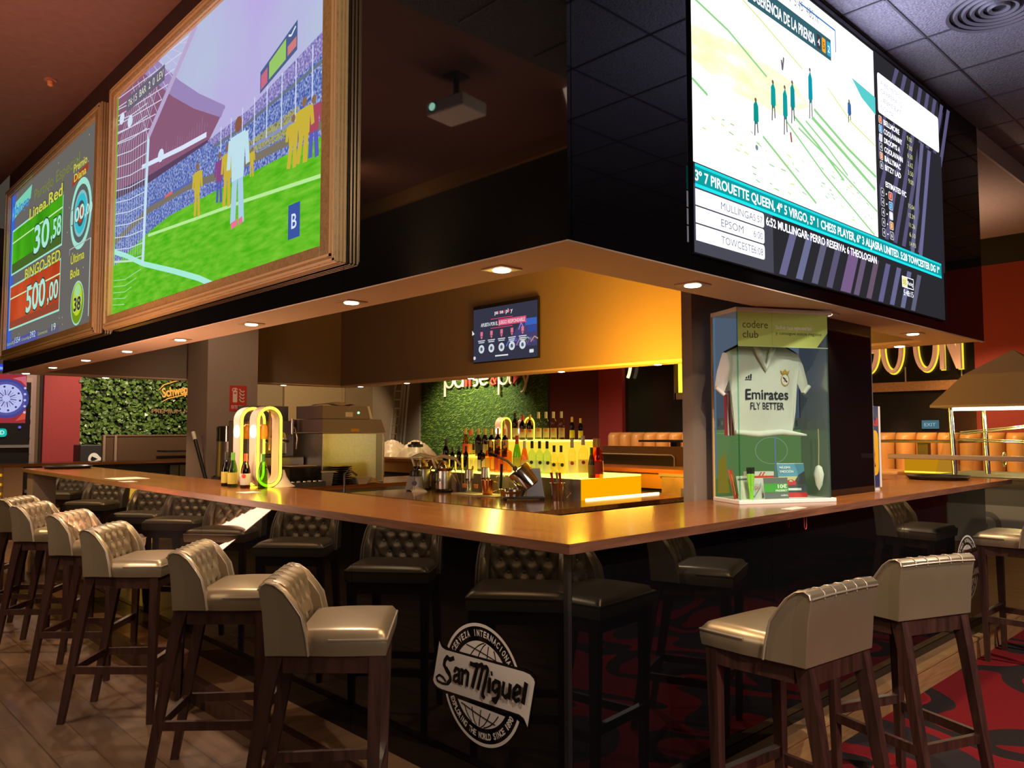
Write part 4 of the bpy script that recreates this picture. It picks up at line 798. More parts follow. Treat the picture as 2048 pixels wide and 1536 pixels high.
t = thing('cutlery_cup', (2.55, 3.62, ISL), 'dark cup full of gilt spoons beside the juicer', 'cup')
MB().lathe([(.045, 0), (.05, .10), (.046, .10), (.04, .01)], n=16, cap=False).build('cup', pm('cup_dark', (.05, .045, .035), .4), t, smooth=40)
for k in range(9):
    a = R.uniform(0, 6.28); q = Vector((.03 * math.cos(a), .03 * math.sin(a), .05)); e = q + Vector((.06 * math.cos(a) - .02, .06 * math.sin(a) - .02, R.uniform(.10, .17)))
    MB().tube([q, e, e + (e - q) * .18], [.003, .003, .008], 6).build('spoon', BRASS, t, smooth=60)
t = thing('bar_mat', (2.47, 3.27, ISL), 'white bar mat with salt along the edge under the mugs', 'mat', rz=.0)
MB().box(-.11, .11, -.30, .28, 0, .008, .003).build('mat_pad', pm('mat_cream', (.7, .66, .52), .8), t)
def shaker(x, y, z, label, h=.20):
    t = thing('cocktail_shaker', (x, y, z), label, 'shaker', 0, 'steel shakers on the mat')
    MB().lathe([(.030, 0), (.040, h * .62), (.040, h * .66)], n=18).build('cup', CHROME, t, smooth=40); MB().lathe([(.042, h * .62), (.036, h), (.030, h + .004)], n=18).build('upper_tin', STEEL, t, smooth=40)
shaker(2.50, 3.47, ISL + .008, 'tall steel cocktail shaker nearest the cutlery cup'); shaker(2.56, 3.32, ISL + .008, 'steel cocktail shaker behind the copper mug', .22)
t = thing('copper_mug', (2.45, 3.17, ISL + .008), 'copper mug with thin wire handle on the bar mat', 'mug')
MB().lathe([(.040, 0), (.044, .01), (.056, .125), (.052, .125), (.04, .012)], n=20, cap=False).build('cup', pm('copper', (.75, .30, .12), .18, 1.), t, smooth=40)
MB().tube([(.05, -.02, .11), (.085, -.04, .10), (.085, -.04, .04), (.045, -.02, .025)], .004, 6).build('handle', BRASS, t, smooth=60)
def tumbler(x, y, z, label, h=.13, r=.036, g='glasses on the bar mat'):
    t = thing('drinking_glass', (x, y, z), label, 'glass', 0, g)
    MB().lathe([(r * .8, 0), (r, h), (r - .002, h), (r * .8 - .002, .012), (.001, .012)], n=18, cap=False).build('bowl', CLEAR, t, smooth=50)
    return t
tg = tumbler(2.50, 3.06, ISL + .008, 'clear glass holding a dark muddler beside the copper mug', .16, .038)
t = thing('muddler', (2.50, 3.06, ISL + .02), 'dark wooden muddler standing in the clear glass', 'muddler'); MB().cyl((0, 0, 0), (.012, 0, .25), .010, .012, 8).build('rod', BLACKM, t, smooth=50); MB().cyl((0, 0, 0), (.003, 0, .06), .015, .012, 8).build('grip', BLACKP, t, smooth=50)
tumbler(2.44, 3.38, ISL + .008, 'short clear glass before the shakers', .10, .034); tumbler(2.56, 2.96, ISL, 'round clear glass behind the ice crusher', .12, .045)
for n_, (x, y) in enumerate(((2.41, 3.43), (2.43, 3.30))): 
    t = thing('small_juice_glass', (x, y, ISL + .008), 'small glass of orange juice, %s of two on the mat' % ORD[n_], 'glass', 0, 'small juice glasses')
    MB().lathe([(.02, 0), (.024, .085), (.0225, .085), (.018, .008)], n=14, cap=False).build('bowl', CLEAR, t, smooth=50); MB().lathe([(.017, .05), (.021, .082)], n=14).build('juice', pm('orange_juice', (.8, .22, .03), .4), t)
t = thing('ice_crusher', (2.40, 2.68, ISL), 'chrome ice crusher with tilted drum and red-banded lever', 'ice crusher', rz=-.76)
MB().box(-.17, .17, -.085, .085, .012, .032, .01).build('base_plate', pm('crusher_grey', (.30, .31, .33), .3, .8), t)
for sx in (1, -1):
    for sy in (1, -1): MB().cyl((.15 * sx, .07 * sy, 0), (.15 * sx, .07 * sy, .014), .014, n=8).build('foot', BLACKP, t)
MB().lathe([(.095, .045), (.11, .07), (.108, .085), (.10, .085), (.09, .055)], (-.09, -.01, 0), 22, cap=False).cyl((-.09, -.01, .03), (-.09, -.01, .05), .095, .098, 22).build('drip_bowl', CHROME, t, smooth=40)
Md = Matrix.Translation((.0, 0, .185)) @ Matrix.Rotation(math.radians(-38), 4, 'Y')
MB().lathe([(.088, -.10), (.098, -.09), (.10, .06), (.095, .075), (.06, .085)], n=24, M=Md).build('drum', CHROME, t, smooth=40)
MB().hexa([(.02, -.07, .03), (.165, -.07, .03), (.165, .07, .03), (.02, .07, .03)], [(.06, -.055, .25), (.13, -.055, .25), (.13, .055, .25), (.06, .055, .25)]).build('pillar', pm('crusher_cast', (.42, .43, .45), .25, .9), t)
MB().cyl((-.07, -.03, .25), (-.07, .03, .25), .02).build('hinge_cap', CHROME, t); MB().tube([(-.07, 0, .25), (-.13, 0, .31), (-.21, 0, .345)], [.010, .009, .011], 8).build('lever', STEELD, t, smooth=60)
MB().tube([(-.21, 0, .345), (-.28, 0, .372)], [.014, .012], 8).build('lever_grip', BLACKP, t); MB().tube([(-.195, 0, .338), (-.212, 0, .346)], [.0145, .0145], 8).build('red_band', pm('red_plastic', (.6, .03, .02), .4), t)
t = thing('ice_bucket', (2.52, 2.42, ISL), 'small steel ice bucket with tongs beside the lit display', 'bucket')
MB().lathe([(.045, 0), (.047, .005), (.060, .135), (.063, .14), (.057, .138), (.043, .008)], n=22, cap=False).build('pail', CHROME, t, smooth=40)
MB().tube([(.0, -.062, .12), (.05, -.095, .06), (.0, -.10, .03), (-.04, -.085, .06)], .003, 6).build('bail_handle', CHROME, t, smooth=60)
for k, q in enumerate(((.02, .02), (-.015, .02), (.0, -.02))): MB().tube([(q[0], q[1], .02), (q[0] * 1.6, q[1] * 1.6, .16), (q[0] * 1.8 - .01, q[1] * 1.6, .22)], [.006, .008, .012], 8).build('tongs_arm', (STEEL, pm('red_plastic', (.6, .03, .02), .4), pm('red_plastic', (.6, .03, .02), .4))[k], t, smooth=60)
t = thing('scoop', (2.555, 2.475, ISL + .14), 'clear plastic scoop leaning in the ice bucket', 'scoop'); MB().lathe([(.028, .0), (.036, .05), (.03, .09), (.012, .10)], n=14, cap=False).build('scoop_bowl', CLEAR, t, smooth=50)
t = thing('corkscrew', (2.22, 3.02, ISL), 'small corkscrew lying on the island top', 'corkscrew', rz=.6); MB().cyl((-.03, 0, .006), (.03, 0, .006), .005).build('handle', LEGW, t); MB().tube([(0, 0, .006), (0, -.03, .008), (.004, -.05, .006)], .003, 6).build('worm', CHROME, t)
t = thing('glass_rack', (3.88, 2.05, ISL - .93 + STEP), 'pale plastic glass holder at the island end by the pale panel', 'rack'); MB().box(-.07, .07, -.08, .08, 0, .90).build('stand', STEELD, t); MB().box(-.09, .09, -.09, .09, .90, .965, .01).build('cup_shelf', WHITEP, t)
for n_, (dx, dy) in enumerate(((-.04, -.03), (.04, -.04), (.03, .04))): tumbler(3.88 + dx, 2.05 + dy, ISL + STEP + .015, 'thin clear glass on the pale holder, %s of three' % ORD[n_], .12, .035, 'glasses on the pale holder')
# --- coffee side
t = thing('dish_washer_cabinet', (2.13, 5.36, ISL), 'large brushed steel cabinet with two tapering brown tiers', 'machine')
MB().box(0, .76, 0, .62, .0, .53, .008).build('body', STEEL, t); MB().box(.66, .735, -.004, .0, .02, .52).build('door_edge', STEELD, t); MB().box(.775, .80, .05, .58, .06, .50).build('side_panel', WHITEP, t)
TIER = pm('cabinet_brown_enamel', (.22, .165, .14), .4, .3)
MB().hexa([(0, 0, .535), (.78, 0, .535), (.78, .6, .535), (0, .6, .535)], [(0, 0, .675), (.72, .0, .675), (.72, .6, .675), (0, .6, .675)]).build('lower_tier', TIER, t)
MB().hexa([(0, 0, .68), (.58, 0, .68), (.58, .55, .68), (0, .55, .68)], [(0, .0, .815), (.54, .0, .815), (.54, .55, .815), (0, .55, .815)]).build('upper_tier', TIER, t)
MB().hexa([(.58, 0, .68), (.61, 0, .68), (.61, .55, .68), (.58, .55, .68)], [(.54, 0, .815), (.57, 0, .815), (.57, .55, .815), (.54, .55, .815)]).build('tier_trim', WHITEP, t)
MB().box(.27, .36, -.003, 0, .70, .75).build('plate', PAPER, t); MB().cyl((.43, -.006, .745), (.43, 0, .745), .012).build('power_lamp', emm((.25, 1, .45), 3.), t); MB().box(.34, .44, -.003, 0, .545, .575).build('sticker', pm('orange_sticker', (.75, .33, .02), .5), t)
t = thing('folded_cloth', (2.36, 5.5, ISL + .815), 'crumpled white cloth lying on top of the steel cabinet', 'cloth'); MB().grid(lambda u, v: Vector(((u - .5) * .46, (v - .5) * .2, .004 + .03 * max(0, math.sin(PI * u)) * (.5 + .5 * math.sin(9 * u + 5 * v)) + .012 * math.sin(PI * v))), 20, 10).build('fold', PAPER, t, smooth=60)
t = thing('brown_bowl', (2.76, 5.55, ISL + .675), 'small orange brown bowl on the lower cabinet tier', 'bowl'); MB().lathe([(.03, 0), (.06, .03), (.062, .055), (.03, .075), (.001, .08)], n=18).build('bowl_body', pm('terracotta', (.40, .12, .03), .5), t, smooth=50)
t = thing('espresso_machine', (1.55, 5.75, ISL), 'chrome espresso machine with steam wands behind the beer taps', 'coffee machine')
MB().box(0, .52, .1, .55, .28, .66, .01).build('body', STEELD, t); MB().box(.0, .56, -.05, .55, 0, .28, .008).build('base', STEEL, t); MB().box(.03, .5, -.052, -.05, .03, .20).build('front_plate', pm('copper_plate', (.45, .22, .12), .25, .9), t)
MB().box(.05, .42, .05, .12, .30, .50, .02).build('cup_bay', pm('chrome_bay', (.5, .46, .4), .15, 1.), t)
for k in range(2):
    g_ = MB().cyl((.14 + .2 * k, .0, .50), (.14 + .2 * k, .10, .50), .04).cyl((.14 + .2 * k, .03, .43), (.14 + .2 * k, .03, .48), .034).build('group_head', CHROME, t, smooth=40)
    MB().tube([(.14 + .2 * k, .0, .455), (.14 + .2 * k, -.12, .445)], [.010, .014], 8).build('portafilter_handle', BLACKP, g_, smooth=60)
for x in (.02, .47): MB().tube([(x, .02, .60), (x, -.03, .58), (x + .01, -.05, .48), (x + .015, -.03, .36)], .007, 8).build('steam_wand', CHROME, t, smooth=60)
MB().cyl((.45, .0, .52), (.45, .0, .68), .016).lathe([(.03, .5), (.035, .53), (.02, .55)], (.3, .0, 0), 12).build('tap_lever', CHROME, t, smooth=50)
MB().box(.1, .56, .3, .56, .66, .82).build('cup_rack_panel', pm('panel_grey_blue', (.20, .22, .26), .35, .5), t)
t = thing('water_boiler', (2.05, 7.30, STEP), 'tall stainless boiler with dark head before the brown column', 'boiler')
MB().lathe([(.24, 0), (.24, .92), (.2, .93)], n=24).build('stand', STEELD, t, smooth=30); MB().lathe([(.185, .93), (.185, 1.36), (.18, 1.365)], n=26).build('tank', STEEL, t, smooth=30); MB().lathe([(.187, 1.365), (.187, 1.52), (.17, 1.54), (.05, 1.55)], n=26).build('dark_head', pm('boiler_head', (.05, .045, .04), .15, .6), t, smooth=30)
MB().lathe([(.22, .93), (.24, .935), (.22, .95)], n=26, cap=False).build('drip_tray', CHROME, t); MB().cyl((-.13, -.12, 1.36), (-.13, -.12, 1.54), .02).build('column_trim', CHROME, t)
t = thing('black_bread_box', (1.88, 5.33, ISL), 'glossy black box with white paper on its lid', 'box'); MB().box(-.17, .17, -.1, .14, 0, .20, .012).build('box_body', pm('gloss_black', (.012, .011, .01), .12), t); MB().box(-.15, .13, -.08, .12, .201, .207).build('paper_sheet', PAPER, t)
t = thing('cutlery_tray', (1.83, 5.20, ISL), 'grey tray of small cups and cutlery at the counter edge', 'tray'); MB().box(-.15, .23, -.04, .04, 0, .012).box(-.15, .23, -.042, -.036, 0, .05).box(-.15, .23, .034, .04, 0, .05).box(-.15, -.144, -.04, .04, 0, .05).box(.224, .23, -.04, .04, 0, .05).build('tray_body', pm('tray_grey', (.07, .07, .065), .4), t)
for k in range(6): MB().lathe([(.012, .012), (.02, .055), (.018, .06)], (-.11 + .06 * k, R.uniform(-.01, .01), 0), 10).build('small_cup', WHITEP if k % 2 else CHROME, t, smooth=50)
for k in range(9):
    t = thing('dinner_plate', (2.30, 5.28, ISL + .021 * k), 'black dinner plate, %s from the bottom of the stack' % ORD[k], 'plate', 0, 'stacked black plates')
    MB().lathe([(.07, 0), (.115, .012), (.122, .019), (.118, .02), (.07, .008), (.001, .007)], n=26).build('dish', pm('black_stoneware', (.016, .015, .014), .25), t, smooth=50)
t = thing('plastic_tub', (2.12, 5.28, ISL), 'grey plastic tub with a pale lid between box and plates', 'tub'); MB().hexa([(-.05, -.05, 0), (.05, -.05, 0), (.05, .05, 0), (-.05, .05, 0)], [(-.065, -.06, .13), (.065, -.06, .13), (.065, .06, .13), (-.065, .06, .13)]).build('tub_body', pm('tub_grey', (.30, .29, .24), .4), t); MB().box(-.07, .11, -.07, .07, .13, .145, .005).build('lid', pm('lid_cream', (.7, .66, .4), .4), t)
t = thing('white_bowl', (2.52, 5.25, ISL), 'square cream bowl beside the plates', 'bowl'); MB().hexa([(-.05, -.05, 0), (.05, -.05, 0), (.05, .05, 0), (-.05, .05, 0)], [(-.085, -.075, .07), (.085, -.075, .07), (.085, .075, .07), (-.085, .075, .07)]).build('bowl_body', pm('cream_china', (.62, .58, .44), .3), t)
t = thing('dish_cloth', (2.68, 5.30, ISL), 'crumpled cream dish cloth beside the square bowl', 'cloth'); MB().grid(lambda u, v: Vector(((u - .5) * .17, (v - .5) * .16, .006 + .065 * math.sin(PI * u) * math.sin(PI * v) * (.7 + .3 * math.sin(13 * u + 7 * v)))), 14, 14).build('fold', pm('dish_cloth_cream', (.62, .50, .36), .9), t, smooth=60)
# --- beer taps on the near counter
WGLOW = emm((1, .98, .92), 6.)
def beer_tap(x, y, z, label, badge=True):
    t = thing('beer_tap', (x, y, z), label, 'beer tap')
    def loop(hw, z0, z1, yy): return [(hw * math.cos(a), yy, z1 - hw + hw * math.sin(a)) for a in [k * PI / 14 for k in range(15)]] + [(hw * math.cos(a), yy, z0 + hw + hw * math.sin(a)) for a in [PI + k * PI / 14 for k in range(15)]]
    o_, i_ = (.098, .0, .575), (.072, .026, .549)
    MB().ring([[Vector(p) for p in loop(*o_, -.05)], [Vector(p) for p in loop(*o_, .06)], [Vector(p) for p in loop(*i_, .06)], [Vector(p) for p in loop(*i_, -.05)]], True, False).build('loop_body', pm('tap_white', (.62, .50, .42), .35), t, smooth=40)
    MB().ring([[Vector(p) for p in loop(.096, .002, .573, -.052)], [Vector(p) for p in loop(.076, .022, .553, -.052)]], True, False).build('led_ring', YLED, t)
    if badge: MB().lathe([(.044, 0), (.042, .006)], n=22, M=frame((-.099, .0, .395), (0, -1, 0), (0, 0, 1))).build('badge', WGLOW, t)
    MB().cyl((.035, .02, .26), (.035, .02, .545), .008).build('pipe', pm('tap_pipe', (.6, .35, .1), .25, .8), t); MB().lathe([(.02, .34), (.035, .37), (.03, .43), (.012, .45)], (-.01, .03, 0), 14).build('orange_knob', pm('orange_knob', (.8, .30, .02), .4), t, smooth=50)
    MB().lathe([(.10, 0), (.07, .02), (.04, .07), (.022, .12)], (.12, .0, 0), 16).build('foot', pm('tap_white', (.62, .50, .42), .35), t, smooth=50)
    return t
a_ = beer_tap(.555, 3.42, H, 'loop shaped white beer tap edged in yellow light beside the green open bottle')
b_ = dup(a_, (.545, 3.66, H), 0, 'loop shaped beer tap edged in yellow light behind its twin, beside the dark bottles')
for n_, (x, y) in enumerate(((4.92, 5.20), (4.92, 5.62))): dup(a_, (x, y, H), 0, 'yellow lit loop beer tap on the rear counter, %s of two behind the rum bottles' % ORD[n_])
light('POINT', (.45, 3.30, 1.32), 2.2, (1, .72, .1), .05)
bottle(.40, 3.72, H, .245, 'beer', 'dark', 'black', 'yellow', 'dark beer bottle behind the green one at the taps', 'beer bottles at the taps')
bottle(.385, 3.58, H, .245, 'beer', 'green', 'green', 'yellow', 'green beer bottle with green foil neck before the beer taps', 'beer bottles at the taps')
bottle(.405, 3.42, H, .24, 'beer', 'brown', 'red', 'white', 'brown beer bottle with white collar and red cap between the taps', 'beer bottles at the taps', accent='red')
bottle(.46, 3.27, H, .24, 'beer', 'green', 'green', None, 'open green beer bottle closest to the yellow lit tap', 'beer bottles at the taps')
for (px, py, sx, sy, c_, l) in ((254, 957, .26, .30, PAPER, 'pale paper menu sheet lying on the counter'), (240, 964, .10, .14, WHITEP, 'white paper slip at the counter edge beyond the menu'), (498, 985, .12, .12, PAPER, 'small paper coaster below the beer bottles'), (1588, 1017, .16, .06, PAPER, 'pale paper slip on the counter before the display case')):
    p = at(px, py, z=H); t = thing('paper_sheet', (max(p.x, sx / 2 + .012) if px < 1000 else p.x, p.y if px < 1000 else max(p.y, .045), H), l, 'paper', 0.05 if px < 1000 else 0)
    MB().box(-sx / 2, sx / 2, -sy / 2, sy / 2, .0005, .002).build('sheet', c_, t)
def tray(x, y, r, label):
    t = thing('serving_tray', (x, y, H), label, 'tray'); MB().lathe([(r * .86, 0), (r * .9, .004), (r, .028), (r - .006, .03), (r * .88, .009), (.001, .008)], n=36).build('tray_body', pm('tray_black', (.02, .019, .018), .3), t, smooth=40)
tray(.36, 7.62, .24, 'round black serving tray at the far counter end by the leg'); tray(4.93, .42, .24, 'round black serving tray on the counter beside the glass marble machine')
# ================================================================ beer emblems on the mirror panels (painted marks of the bar body)
def emblem(M, name_parent, label):
    """round beer emblem: ring, globe and banner; M has its origin at the emblem centre"""
    WH = pm('emblem_white', (.80, .72, .64), .5); BK2 = pm('emblem_black', (.006, .006, .006), .3)
    P_ = Pic(M, .00012); rr = .243
    P_.annulus(0, 0, rr - .013, rr, WH, 27, 153, 40).annulus(0, 0, rr - .013, rr, WH, 202, 338, 40)
    def arctext(s, r, a0, a1, m, h, inward):
        n = len(s)
        for k, ch in enumerate(s):
            if ch == ' ': continue
            a = math.radians(a0 + (a1 - a0) * k / (n - 1)); rot = a - PI / 2 if not inward else a + PI / 2
            x, y = r * math.cos(a), r * math.sin(a); P_.mat(m); P_.mb.text(ch, P_.M @ Matrix.Translation((x, y, .0002)) @ Matrix.Rotation(rot, 4, 'Z'), h, h * (.62 if ch not in 'I1' else .16 if ch == 'I' else .3) * (1.3 if ch in 'WM' else 1), 'C', 0, .035)
    arctext('CERVEZA INTERNACIONAL', .192, 148, 30, WH, .026, False); arctext('EXPLORING THE WORLD SINCE 1890', .214, 208, 333, WH, .025, True)
    # globe caps above and below the banner, with meridians cut out as dark lines
    g = .172
    for a0, a1, up_ in ((38, 142, True), (212, 328, False)): P_.disc(0, 0, g, WH, None, 30, a0, a1)
    def clipline(pts, wd):
        q = [p for p in pts if p[0] ** 2 + p[1] ** 2 < (g - .002) ** 2 and abs(p[1]) > .098]
        for sgn in (1, -1):
            s_ = [p for p in q if p[1] * sgn > 0]
            if len(s_) > 1: P_.line(s_, wd, BK2)
    for k in (-.75, -.4, 0., .4, .75): clipline([(.02 + k * g * math.cos(t) + .03 * math.sin(t), g * math.sin(t)) for t in [j * PI / 60 - PI / 2 for j in range(61)]], .005)
    for zl in (.13, -.125): clipline([(x, zl + .25 * x * x * (1 if zl < 0 else -1) - .18 * x) for x in [j * .01 - .18 for j in range(37)]], .0045)
    # banner with a spike at the upper start and the lower end
    b = [(-.268, .124), (-.262, .112), (-.250, .100), (-.226, .094), (.25, .105), (.285, .102), (.306, .09), (.312, .078), (.272, -.098), (.266, -.088), (.252, -.070), (.226, -.062), (-.25, -.076), (-.28, -.074), (-.302, -.064), (-.31, -.050)]
    P_.poly([(x * 1.018, y * 1.10) for x, y in b], BK2); P_.poly(b, WH)
    return P_, BK2
def strokes(P_, m, toq):
    wk = 1.25
    S = [([(333, 556), (290, 572), (266, 546), (243, 580), (236, 622), (262, 680), (294, 730), (296, 770), (264, 804)], 24), ([(296, 772), (262, 806), (216, 797), (174, 772), (165, 738), (192, 716), (226, 738), (256, 782)], 13), ([(262, 640), (296, 700), (306, 760)], 10),
         ([(338, 690), (352, 652), (385, 668), (380, 790), (396, 800)], 19), ([(380, 712), (338, 728), (334, 768), (352, 782), (378, 768)], 17),
         ([(398, 668), (420, 672), (410, 812)], 20), ([(416, 700), (452, 676), (474, 700), (458, 828)], 20),
         ([(490, 604), (530, 622), (562, 618), (556, 660), (512, 840)], 24), ([(556, 640), (606, 616), (616, 640), (566, 860)], 22), ([(610, 645), (652, 640), (664, 668), (616, 880), (612, 912), (634, 940)], 22),
         ([(684, 740), (672, 890)], 24), ([(692, 702), (710, 702)], 22),
         ([(752, 770), (718, 792), (712, 856), (736, 878), (762, 850)], 20), ([(728, 770), (778, 790), (766, 920), (738, 976), (704, 944)], 22), ([(704, 944), (748, 934)], 12),
         ([(822, 778), (808, 900), (836, 932), (866, 900)], 20), ([(884, 798), (866, 950)], 24),
         ([(918, 902), (972, 884), (978, 836), (950, 816), (922, 850), (912, 930), (938, 966), (974, 944)], 20), ([(1038, 788), (1004, 994)], 28)]
    for pts, wd in S: P_.line([toq(*p) for p in pts], wd * .00062 * wk, m); [P_.disc(*toq(*p), wd * .00031 * wk, m, n=8) for p in pts[1:-1]]
bar_ = bpy.data.objects['bar_station']
def toq_left(X, Y): p = at(840 + X / 4.8, 1200 + Y / 4.8, x=PX - .0005); return (-p.y + .578, p.z - .4705)
P_, m_ = emblem(frame((PX - .0008, .578, .4705 - STEP), (0, -1, 0), (0, 0, 1)), bar_, ''); strokes(P_, m_, toq_left); P_.build('beer_emblem', bar_)['label'] = 'white round beer emblem with banner'
P_, m_ = emblem(frame((4.50, PY - .0008, .475 - STEP), (1, 0, 0), (0, 0, 1)), bar_, ''); strokes(P_, m_, toq_left); P_.build('beer_emblem', bar_)['label'] = 'white round beer emblem with banner'
t = thing('bag_hook', (1.86, .05, H - .036), 'red wire bag hook hanging under the counter before the display case', 'hook'); MB().tube([(-.012, 0, 0), (-.012, 0, -.06), (-.006, 0, -.074), (.006, 0, -.074), (.012, 0, -.06), (.012, 0, 0)], .0022, 6).build('wire', pm('red_wire', (.65, .06, .07), .35), t, smooth=60)
# ================================================================ pillar, display case, drinks cooler on the counter
struct('wall_pillar', MB().box(1.815, 3.25, .69, .76, STEP, 3.7), TAUPE)
t = thing('mirror_pillar', (2.46, .245, H), 'black mirror glass pillar standing on the counter beside the display case', 'pillar')
MB().box(0, .765, 0, .012, 0, SOF - H).build('front_glass', BLACKGLASS, t); MB().box(0, .765, .012, .35, 0, SOF - H).build('core', BLACKM, t); MB().box(.765, .772, -.002, .35, 0, SOF - H).build('corner_trim', GREYP, t)
ca = math.atan2(-.457, .889)
t = thing('display_case', (1.765, .372, H), 'tall glass display case holding a white football shirt on the counter', 'display case', rz=ca)
CW, CD, CH = .62, .27, 1.05
MB().box(0, CW, 0, CD, 0, .022, .003).build('base_board', WHITEP, t); MB().box(0, CW, 0, CD, CH, CH + .024, .003).build('top_board', WHITEP, t)
MB().box(-.0, .008, CD - .012, CD, .022, CH).build('side_post', pm('case_oak', (.5, .33, .14), .5), t)
MB().box(.012, CW - .03, .008, .013, .022, CH).build('front_pane', PANE, t); MB().box(.008, .0125, .012, CD - .012, .022, CH).build('side_pane', PANE, t); MB().box(CW - .034, CW - .0295, .008, CD - .01, .022, CH).build('side_panel', pm('case_grey_mirror', (.42, .42, .42), .18, .6), t)
eg = thin('pane_edge_green', (.55, .85, .74)); MB().box(.008, .0135, .0065, .014, .022, CH).box(CW - .034, CW - .028, .0065, .014, .022, CH).build('pane_edges', eg, t)
M = frame((0, CD - .006, .022), (1, 0, 0), (0, 0, 1)); P_ = Pic(M, .0003); P_.str = .34  # printed backdrop glows on its own, brightness put into its colours
P_.rect(.008, 0, CW - .036, CH - .022, '#7c88a0'); P_.rect(.008, .62, CW - .03, CH - .022, '#8f9cc0'); P_.rect(.008, 0, CW - .03, .42, '#9cc87c'); P_.rect(.008, .0, CW - .03, .10, '#7fae64'); P_.rect(.008, .38, CW - .03, .45, '#7c8078')
for k in range(26): P_.rect(.012 + .0215 * k, .39 + .01 * (k % 3), .024 + .0215 * k, .43 + .008 * (k % 2), ('#c8ccc4', '#5c6470', '#a8a498')[k % 3])
P_.annulus(.38, .26, .075, .079, '#d8ecc4', 0, 360, 30, 1.4); P_.line([(.02, .36), (.58, .355)], .004, '#cfe8bc'); P_.poly([(.02, .02), (.10, .02), (.07, .25), (.03, .2)], '#d8b83c')
P_.rect(.01, .12, .02, CH - .03, '#8fb4e4'); P_.rect(.40, .1, .41, CH - .03, '#a8c8f4')
P_.build('back_picture', t)
M = frame((.012, .0062, .862), (1, 0, 0), (0, 0, 1)); P_ = Pic(M, .0003)
gp = pm('banner_lime', (.50, .66, .16), .5); P_.poly([(0, 0), (.505, 0), (.578, .085), (.578, .188), (0, .188)], gp); P_.rect(0, -.003, .578, .002, pm('banner_rim', (.5, .7, .35), .4)); P_.rect(.215, .01, .2165, .188, pm('banner_line', (.25, .33, .06), .5))
tk = pm('banner_ink', (.06, .09, .02), .6); P_.text('codere', .03, .10, .042, tk, .16, bold=.0); P_.text('club', .03, .045, .042, tk, .098); P_.text('Sube tus apuestas', .238, .098, .022, pm('banner_white', (.8, .85, .7), .5), .235, bold=.03); P_.text('y consigue estos regalos', .238, .068, .018, tk, .30)
P_.build('lime_banner', t)
# shirt on a hanger: a padded body with sleeves
CM = Matrix.Translation((1.765, .372, H)) @ Matrix.Rotation(ca, 4, 'Z')
t = thing('football_shirt', CM @ Vector((.235, .12, .385)), 'white football shirt with dark lettering hanging in the glass case', 'shirt', rz=ca)
t.scale = (1.17, 1.0, 1.14)
SHW = noisem('shirt_fabric', (.72, .69, .64), (.78, .75, .70), 9, .8, .25, .01)
out = [(-.155, .0), (.165, .0), (.175, .20), (.178, .29), (.195, .255), (.225, .195), (.262, .235), (.235, .335), (.205, .40), (.085, .448), (.06, .452), (.0, .31), (-.05, .452), (-.075, .448), (-.215, .39), (-.245, .30), (-.258, .225), (-.215, .185), (-.18, .26), (-.172, .20)]
def body(front):
    mb = MB(); bm = mb.bm
    pts = []; nx, nz = 30, 30
    for (x, z) in out: pts.append(bm.verts.new((x, 0, z)))
    f = bm.faces.new(pts); bmesh.ops.triangulate(bm, faces=[f]); bmesh.ops.subdivide_edges(bm, edges=bm.edges[:], cuts=4, use_grid_fill=True)
    bnd = {v for e in bm.edges if len(e.link_faces) == 1 for v in e.verts}
    import mathutils
    kd = [v.co.copy() for v in bnd]
    for v in bm.verts:
        d = 0 if v in bnd else min((v.co - q).length for q in kd)
        v.co.y = front * (min(.034, .6 * d) + .004 * math.sin(34 * v.co.x + 20 * v.co.z) * min(1, d / .05))
    return mb
mb = body(-1); mb.build('front_panel', SHW, t, smooth=70); body(.6).build('rear_panel', SHW, t, smooth=70)
MB().tube([(-.054, -.018, .452), (-.03, -.034, .39), (.0, -.040, .315), (.034, -.034, .39), (.064, -.018, .452)], [.012, .016, .012, .016, .012], 8).build('collar', SHW, t, smooth=60)
for a, b_ in (((-.256, -.008, .222), (-.214, -.012, .186)), ((.226, -.012, .197), (.262, -.008, .235))): MB().tube([a, b_], .010, 8).build('cuff', SHW, t, smooth=60)
MB().tube([(-.16, -.02, .004), (-.05, -.042, -.006), (.08, -.03, .004), (.14, -.035, -.002), (.23, -.02, -.012)], [.012, .016, .015, .012, .006], 8).build('hem', SHW, t, smooth=60)
M = frame((0, -.0385, 0), (1, 0, 0), (0, 0, 1)); P_ = Pic(M, .0003); NV = pm('shirt_navy', (.02, .022, .045), .6)
P_.text('Emirates', .005, .165, .052, NV, .235, 'C', .015); P_.text('FLY BETTER', .005, .115, .036, NV, .185, 'C', .01)
for k in range(3): P_.poly([(-.112 + .012 * k, .265), (-.104 + .012 * k, .265), (-.110 + .012 * k + .008, .274 + .007 * k), (-.116 + .012 * k + .006, .274 + .007 * k)], NV)
P_.rect(-.115, .258, -.08, .262, NV)
GD = pm('crest_gold', (.55, .33, .08), .5); P_.disc(.105, .262, .024, GD, .03); P_.disc(.105, .262, .019, pm('crest_white', (.8, .78, .74), .6), .025); P_.line([(.094, .275), (.116, .25)], .008, NV); P_.line([(.098, .252), (.110, .270)], .004, pm('crest_red', (.5, .05, .04), .6))
P_.poly([(.085, .292), (.125, .292), (.132, .312), (.118, .302), (.105, .316), (.092, .302), (.078, .312)], GD)
P_.build('shirt_lettering', t)
P_ = Pic(frame((0, -.012, 0), (1, 0, 0), (0, 0, 1))); P_.rect(-.022, .425, .012, .45, pm('neck_tag', (.12, .01, .03), .6)); P_.build('neck_tag', t)
